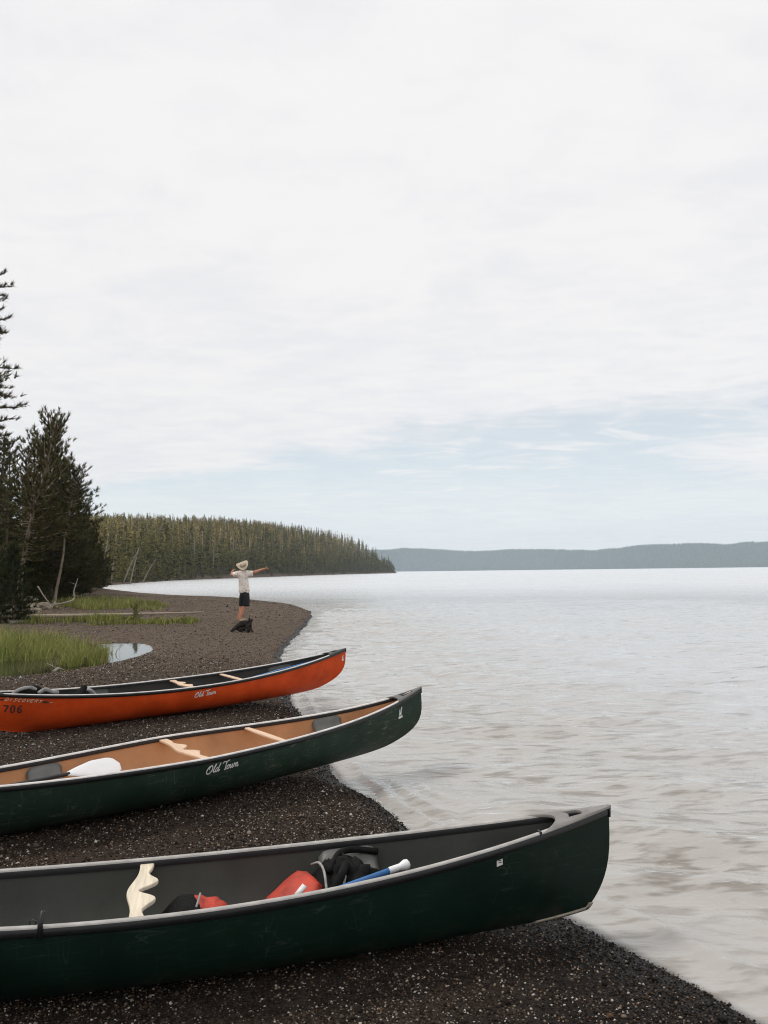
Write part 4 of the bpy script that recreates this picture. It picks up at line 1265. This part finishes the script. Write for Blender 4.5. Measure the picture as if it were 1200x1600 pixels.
vest('red life vest with tangled black straps leaning against the grey seat', (.72, .08, .04), .1, [
    ('front_panel', MAT['red_cloth'], lambda m: pillow(m, (.03, .03, .150), (.38, .32, .13), rot(.15, -.62, .1), .6, 3, .12)),
    ('back_panel', MAT['red_cloth'], lambda m: pillow(m, (-.10, .05, .07), (.36, .36, .12), rot(0, -.1, .2), .6, 4, .12)),
    ('trim', MAT['grey_cloth'], lambda m: m.tube(crom([(.18, -.16, .28), (.195, -.05, .335), (.20, .08, .34), (.185, .19, .30)], 5), .007, 6)),
    ('tab', MAT['white'], lambda m: m.box((.060, -.085, .268), (.065, .028, .012), rot(.5, -.55, .5))),
    ('side_panel', MAT['black_cloth'], lambda m: pillow(m, (.265, .03, .20), (.20, .34, .30), rot(.1, .3, .15), .7, 5, .35)),
    ('shoulder_strap', MAT['black_cloth'], lambda m: (m.tube(crom([(.20, -.15, .24), (.27, -.12, .33), (.33, .02, .345), (.31, .18, .30), (.24, .22, .18)], 6), .024, 7),
                                                      m.tube(crom([(.22, -.05, .33), (.32, .10, .37), (.44, .16, .36), (.56, .14, .34)], 6), .018, 6))),
    ('waist_strap', MAT['black_cloth'], lambda m: (m.tube(crom([(.28, -.10, .22), (.38, -.06, .28), (.42, .06, .31), (.36, .14, .33), (.29, .08, .30)], 6), .016, 6),
                                                   pillow(m, (.37, -.02, .25), (.20, .26, .19), rot(.3, .2, .4), .8, 6, .5))),
    ('buckle', MAT['grey_cloth'], lambda m: m.tube(crom([(.255, -.12, .25), (.275, -.135, .29), (.29, -.12, .325)], 4), .010, 5)),
])
vest('small red and black life vest lying by the carved yoke in the closest canoe', (.27, .02, .03), 0, [
    ('front_panel', MAT['red_cloth'], lambda m: pillow(m, (.045, .0, .135), (.22, .34, .24), rot(.1, .25, .1), .62, 7, .14)),
    ('side_panel', MAT['black_cloth'], lambda m: pillow(m, (-.085, -.04, .155), (.27, .36, .17), rot(.1, -.70, .15), .5, 8, .16)),
    ('trim', MAT['grey_cloth'], lambda m: m.tube(crom([(-.03, -.16, .24), (.0, -.05, .288), (.01, .06, .285)], 5), .006, 6)),
])
vest('folded red vest almost hidden below the yoke at the near side', (-.05, -.02, .02), 0, [
    ('front_panel', MAT['red_cloth'], lambda m: pillow(m, (0, 0, .11), (.13, .34, .23), None, .7, 9, .14)),
    ('waist_strap', MAT['black_cloth'], lambda m: m.tube(crom([(.04, -.1, .2), (.10, -.05, .17), (.2, .0, .15)], 5), .014, 6)),
])


def paddle(label, H, grip, low, shaft_mat, grip_mat, blade_mat, tilt=.3, group=None, length=1.42):
    """grip and low are local points on the shaft line"""
    g = np.array(grip, float); d = np.array(low, float) - g; d /= np.linalg.norm(d)
    e = empty('paddle'); e.matrix_world = canoe_matrix(H)
    s1 = g + d * .09; s2 = g + d * (length - .48)
    mb = MB(); mb.tube([s1, (s1 + s2) / 2, s2], .0155, 8); mb.build('shaft', shaft_mat, e, True)
    side = np.cross(d, (0, 0, 1)); side /= np.linalg.norm(side); side = side * math.cos(tilt) + np.cross(d, side) * math.sin(tilt)
    mb = MB(); mb.tube(crom([g - d * .012, g + d * .01, g + d * .032, g + d * .055, g + d * .10], 5), np.interp(np.linspace(0, 1, 21), [0, .1, .3, .5, .62, 1], [.010, .024, .027, .021, .0165, .0175]), 10)
    mb.build('grip', grip_mat, e, True)
    nrm = np.cross(d, side); G = []
    for f in np.linspace(0, 1, 22):
        w = .082 * min(1, (f / .55) ** .75) * (1 if f < .8 else math.sqrt(max(0, 1 - ((f - .8) / .2) ** 2.4))) + .010 * (f < .98)
        th = .008 * (1 - f) + .003
        c = s2 + d * (-.03 + .50 * f); G.append([c + side * w * math.cos(a) + nrm * th * math.sin(a) for a in np.linspace(0, 2 * math.pi, 14, endpoint=False)])
    mb = MB(); mb.grid(G, wrap=True); mb.add(G[-1], [tuple(range(14))]); mb.build('blade', blade_mat, e, True)
    return tag(e, label, 'paddle', group)


paddle('blue paddle with white grip resting on the near gunwale of the closest canoe', HA, (1.315, -.19, .452), (.97, -.20, .372), MAT['blue'], MAT['paddle_white'], MAT['blue'], .25)
paddle('white-bladed paddle lying over the opened seat of the middle canoe', HB, (-1.86, -.32, .42), (-.60, .085, .335), MAT['black'], MAT['black'], MAT['paddle_white'], .55)
paddle('upper of two blue paddles stowed in the end of the orange canoe', HC, (2.33, .035, .475), (1.55, .0, .395), MAT['blue'], MAT['paddle_white'], MAT['blue'], .2)
paddle('lower of two blue paddles tucked along the near side of the orange canoe', HC, (2.20, -.045, .455), (1.50, -.10, .375), MAT['blue'], MAT['paddle_white'], MAT['blue'], .2)

# gear showing above the side of the orange canoe
def gear(label, c, parts):
    e = empty('gear_bag'); e.matrix_world = canoe_matrix(HC) @ Matrix.Translation(c)
    for nm, mat, fn in parts:
        mb = MB(); fn(mb); mb.build(nm, mat, e, True)
    return tag(e, label, 'bag')


gear('black and grey gear bag heaped in the left end of the orange canoe', (-1.92, .03, .06), [
    ('body', MAT['black_cloth'], lambda m: pillow(m, (0, 0, .20), (.40, .20, .42), None, .75, 11, .22)),
    ('flap', MAT['black_cloth'], lambda m: pillow(m, (-.03, .0, .42), (.26, .20, .17), rot(.2, .1, 0), .8, 12, .35)),
    ('strap', MAT['grey_cloth'], lambda m: (m.tube(crom([(-.24, -.04, .44), (-.16, -.06, .49), (-.05, -.06, .50), (.02, -.05, .46)], 5), .024, 6), m.tube(crom([(.04, -.08, .42), (.12, -.10, .46), (.2, -.10, .42), (.27, -.08, .40)], 5), .026, 6)))])
gear('small dark dry bag with pale strap in the orange canoe', (-1.36, -.02, .03), [
    ('body', MAT['black_cloth'], lambda m: pillow(m, (0, 0, .24), (.17, .24, .46), rot(0, .15, 0), .75, 13, .2)),
    ('strap', MAT['grey_cloth'], lambda m: m.tube(crom([(.03, -.12, .44), (.08, -.14, .42), (.13, -.13, .36)], 5), .022, 6))])

# ------------------------------------------------------------------ person on a stump
PX, PY = -4.36, 23.6
PZ = gz(PX, PY)
S = .001967 * 23.6 / 23.6


def pz(zx, zy, y=0.0):
    """figure coordinates from the photograph's proportions: metres right, away, up from the ground"""
    return ((zx - 480) * S, y, (1275 - zy) * S)


def skin_mesh(name, verts, edges, radii, mat, parent, root=0, sub=2):
    me = bpy.data.meshes.new(name); me.from_pydata([Vector(v) for v in verts], edges, [])
    o = bpy.data.objects.new(name, me); COL.objects.link(o)
    m = o.modifiers.new('skin', 'SKIN'); m.use_smooth_shade = True; m.branch_smoothing = .6
    for i, r in enumerate(radii):
        sv = me.skin_vertices[0].data[i]; sv.radius = (r, r) if not isinstance(r, tuple) else r
        sv.use_root = (i == root)
    s = o.modifiers.new('sub', 'SUBSURF'); s.levels = sub; s.render_levels = sub
    dg = bpy.context.evaluated_depsgraph_get()
    ev = o.evaluated_get(dg)
    me2 = bpy.data.meshes.new_from_object(ev)
    bpy.data.objects.remove(o)
    me2.name = name; me2.materials.clear(); me2.materials.append(mat)
    me2.polygons.foreach_set('use_smooth', np.ones(len(me2.polygons), bool))
    o2 = bpy.data.objects.new(name, me2); COL.objects.link(o2); o2.parent = parent
    return o2


def build_person():
    e = empty('person', (PX, PY, PZ))
    tag(e, 'person in a brimmed hat, patterned shirt and dark shorts balancing on a stump, arms raised', 'person')
    V, E_, R = [], [], []

    def v(p, r, prev=None):
        V.append(p); R.append(r)
        if prev is not None: E_.append((prev, len(V) - 1))
        return len(V) - 1
    pel = v(pz(512, 668), .085)
    wa = v(pz(505, 560), .105, pel); ch = v(pz(492, 440), .125, wa); sh = v(pz(484, 372), .10, ch)
    nk = v(pz(478, 330, .01), .052, sh); hd0 = v(pz(478, 295, .02), .070, nk); hd1 = v(pz(480, 250, .03), .082, hd0); v(pz(482, 212, .02), .062, hd1)
    # right arm stretched out, thumb up
    a = v(pz(570, 358), .062, sh); a = v(pz(640, 362), .048, a); a = v(pz(705, 342, .02), .040, a); a = v(pz(770, 318, .04), .034, a); wr = v(pz(820, 304, .05), .025, a)
    pm = v(pz(846, 296, .05), .028, wr)
    for k, (dx, dy, L) in enumerate(((14, -2, 30), (17, 4, 34), (16, 10, 31), (12, 15, 24))):
        b = v(pz(846 + dx, 296 + dy, .05 + .012 * k), .0095, pm); b = v(pz(846 + dx + L * .5, 294 + dy, .065 + .012 * k), .0090, b); v(pz(846 + dx + L * .35, 300 + dy, .095 + .01 * k), .008, b)
    b = v(pz(856, 282, .04), .010, pm); b = v(pz(866, 268, .03), .0095, b); v(pz(874, 255, .03), .008, b)
    # left arm bent, hand raised beside the head
    a = v(pz(398, 366), .062, sh); a = v(pz(345, 388, .02), .048, a); el = v(pz(306, 398, .05), .042, a); a = v(pz(306, 360, .10), .036, el); wr = v(pz(315, 328, .14), .025, a)
    pm = v(pz(320, 316, .15), .027, wr)
    for k, (dx, dy) in enumerate(((6, -14), (12, -15), (18, -13), (23, -9))):
        b = v(pz(320 + dx * .7, 316 + dy * .7, .15 + .01 * k), .0095, pm); b = v(pz(320 + dx * 1.3, 316 + dy * 1.1, .16 + .01 * k), .009, b); v(pz(320 + dx * 1.7, 318 + dy * .8, .18 + .01 * k), .008, b)
    b = v(pz(312, 306, .13), .010, pm); v(pz(314, 294, .13), .008, b)
    # legs
    for s, (hx, hy), (kx, ky), (ax, ay) in ((0, (488, .03), (474, .05), (418, .06)), (1, (536, -.03), (512, .0), (448, -.02))):
        h = v(pz(hx, 690, hy), .055, pel); t = v(pz((hx + kx) / 2, 780, (hy + ky) / 2), .052, h); kn = v(pz(kx, 872, ky), .056, t)
        cf = v(pz(kx * .62 + ax * .38, 940, (ky + ay) / 2), .056, kn); an = v(pz(ax, 1062, ay), .036, cf)
        hl = v(pz(ax - 4, 1082, ay - .02), .034, an); ft = v(pz(ax + 22, 1088, ay + .06), .034, hl); v(pz(ax + 44, 1090, ay + .12), .026, ft)
    skin_mesh('body', V, E_, [q * (1.22 if q > .012 else 1.0) for q in R], MAT['skin'], e, 0, 2)
    # shirt
    M = Mat('patterned_shirt', (.66, .57, .48), .85)
    c = M.coord(); w1 = M.noise(c, 9, 3, .6, 1.5); w2 = M.vor(c, 13)
    k = M.math('MULTIPLY', M.ramp(w1, [(.47, (0, 0, 0)), (.56, (1, 1, 1))]), M.ramp(w2, [(.2, (1, 1, 1)), (.5, (.3, .3, .3))]))
    M.base(M.mix(M.math('MULTIPLY', k, .8), (.86, .79, .71), (.34, .19, .12))); M.bump(M.noise(c, 7, 3), .5, .05)
    V, E_, R = [], [], []
    b0 = v(pz(508, 690), (.190, .165)); b = v(pz(508, 640), (.185, .160), b0)
    c1 = v(pz(503, 560), (.180, .150), b); c2 = v(pz(493, 455), (.205, .160), c1); c3 = v(pz(485, 385), (.170, .140), c2); v(pz(479, 325, .005), .078, c3)
    a = v(pz(570, 362), .108, c3); a = v(pz(622, 374), .105, a); v(pz(650, 380), .098, a)
    a = v(pz(398, 372), .104, c3); a = v(pz(356, 388, .012), .098, a); v(pz(330, 398, .02), .09, a)
    skin_mesh('shirt', V, E_, R, M.m, e, 0, 2)
    V, E_, R = [], [], []
    b = v(pz(512, 610), (.165, .145)); b2 = v(pz(511, 690), (.168, .145), b)
    for hx, hy, kx, ky in ((484, .035, 474, .05), (546, -.035, 538, -.01)):
        h = v(pz(hx, 735, hy), .128, b2); k1 = v(pz(kx, 850, ky), .118, h); v(pz(kx - 1, 885, ky), .112, k1)
    skin_mesh('shorts', V, E_, R, MAT['shorts'], e, 0, 2)
    # hair shows below the brim
    # hat: creased crown and a brim turned up at the sides
    prof = [(.001, .125), (.045, .128), (.078, .112), (.090, .07), (.098, .02), (.104, .004), (.135, -.004), (.175, -.002), (.205, .012)]
    G = []
    for r, z in prof:
        row = []
        for j in range(36):
            a_ = 2 * math.pi * j / 36; k = max(0, (r - .104) / .1)
            zz = z + k * .085 * abs(math.cos(a_)) ** 2.2 - k * .035 * abs(math.sin(a_)) ** 2
            if r < .08: zz -= .028 * math.exp(-(r * math.cos(a_) / .03) ** 2)
            row.append((r * math.cos(a_), r * 1.12 * math.sin(a_), zz))
        G.append(row)
    mb = MB(); mb.grid(G, wrap=True); hat = mb.build('hat', MAT['straw'], e, True); solidify(hat, .004, 0)
    hat.scale = (.88, .88, .88); hat.location = pz(484, 246, .01); hat.rotation_euler = (math.radians(38), math.radians(-20), math.radians(12))
    G = [[(.1035 * math.cos(a_), .1035 * 1.12 * math.sin(a_), z) for a_ in np.linspace(0, 2 * math.pi, 36, endpoint=False)] for z in (.008, .036)]
    mb = MB(); mb.grid(G, wrap=True); mb.build('hat_band', MAT['bark'], hat, True)


build_person()


def build_stump():
    e = empty('driftwood_stump', (PX, PY, PZ))
    tag(e, 'dark gnarled driftwood stump under the standing person', 'stump')
    mb = MB()
    mb.tube(crom([pz(315, 1262, -.12), pz(380, 1205, -.05), pz(450, 1158, 0), pz(520, 1140, .02), pz(565, 1160, .03)], 6), np.interp(np.linspace(0, 1, 25), [0, .3, .6, 1], [.04, .07, .10, .09]), 10)
    o = mb.build('root', MAT['stump'], e, True)
    mb = MB(); pillow(mb, pz(575, 1195, 0), (.18, .28, .28), rot(.2, .12, .3), .8, 21, .6, 26, 18); mb.build('root_mass', MAT['stump'], e, True)
    mb = MB(); pillow(mb, pz(490, 1225, .05), (.34, .28, .15), rot(.1, -.2, .3), .75, 22, .5, 26, 18); mb.build('root_mass', MAT['stump'], e, True)
    for pts, r in (([pz(560, 1160, 0), pz(596, 1090, -.04), pz(592, 1050, -.05)], .055), ([pz(575, 1160, .05), pz(622, 1100, .05), pz(630, 1075, .06)], .05),
                   ([pz(560, 1210, -.05), pz(556, 1250, -.14), pz(575, 1290, -.2)], .06), ([pz(590, 1210, .05), pz(620, 1255, .05), pz(640, 1282, .1)], .045)):
        mb = MB(); mb.tube(crom(pts, 5), np.linspace(r, r * .35, 11), 7); mb.build('root', MAT['stump'], e, True)
    mb = MB(); mb.tube(crom([pz(440, 1100, -.06), pz(500, 1088, -.02), pz(552, 1086, .0)], 4), [.03, .036, .04, .042, .042, .04, .036, .032, .026], 7); mb.build('bare_wood', MAT['drift'], e, True)


build_stump()

# ------------------------------------------------------------------ air over the lake
hz = MB(); hz.box((0, 0, 150), (14400, 14400, 320)); ho = hz.build('haze', None)
hm = bpy.data.materials.new('haze'); hm.use_nodes = True
hn = hm.node_tree; hn.nodes.clear()
out = hn.nodes.new('ShaderNodeOutputMaterial'); pv = hn.nodes.new('ShaderNodeVolumePrincipled')
pv.inputs['Color'].default_value = (.76, .90, 1.0, 1); pv.inputs['Density'].default_value = 1.1e-4; pv.inputs['Anisotropy'].default_value = .2
hn.links.new(pv.outputs[0], out.inputs['Volume'])
ho.data.materials.append(hm)
tag(ho, 'pale blue haze lying over the lake and far hills', 'haze', kind='stuff')
print('tris', sum(len(o.data.polygons) for o in bpy.data.objects if o.type == 'MESH'))
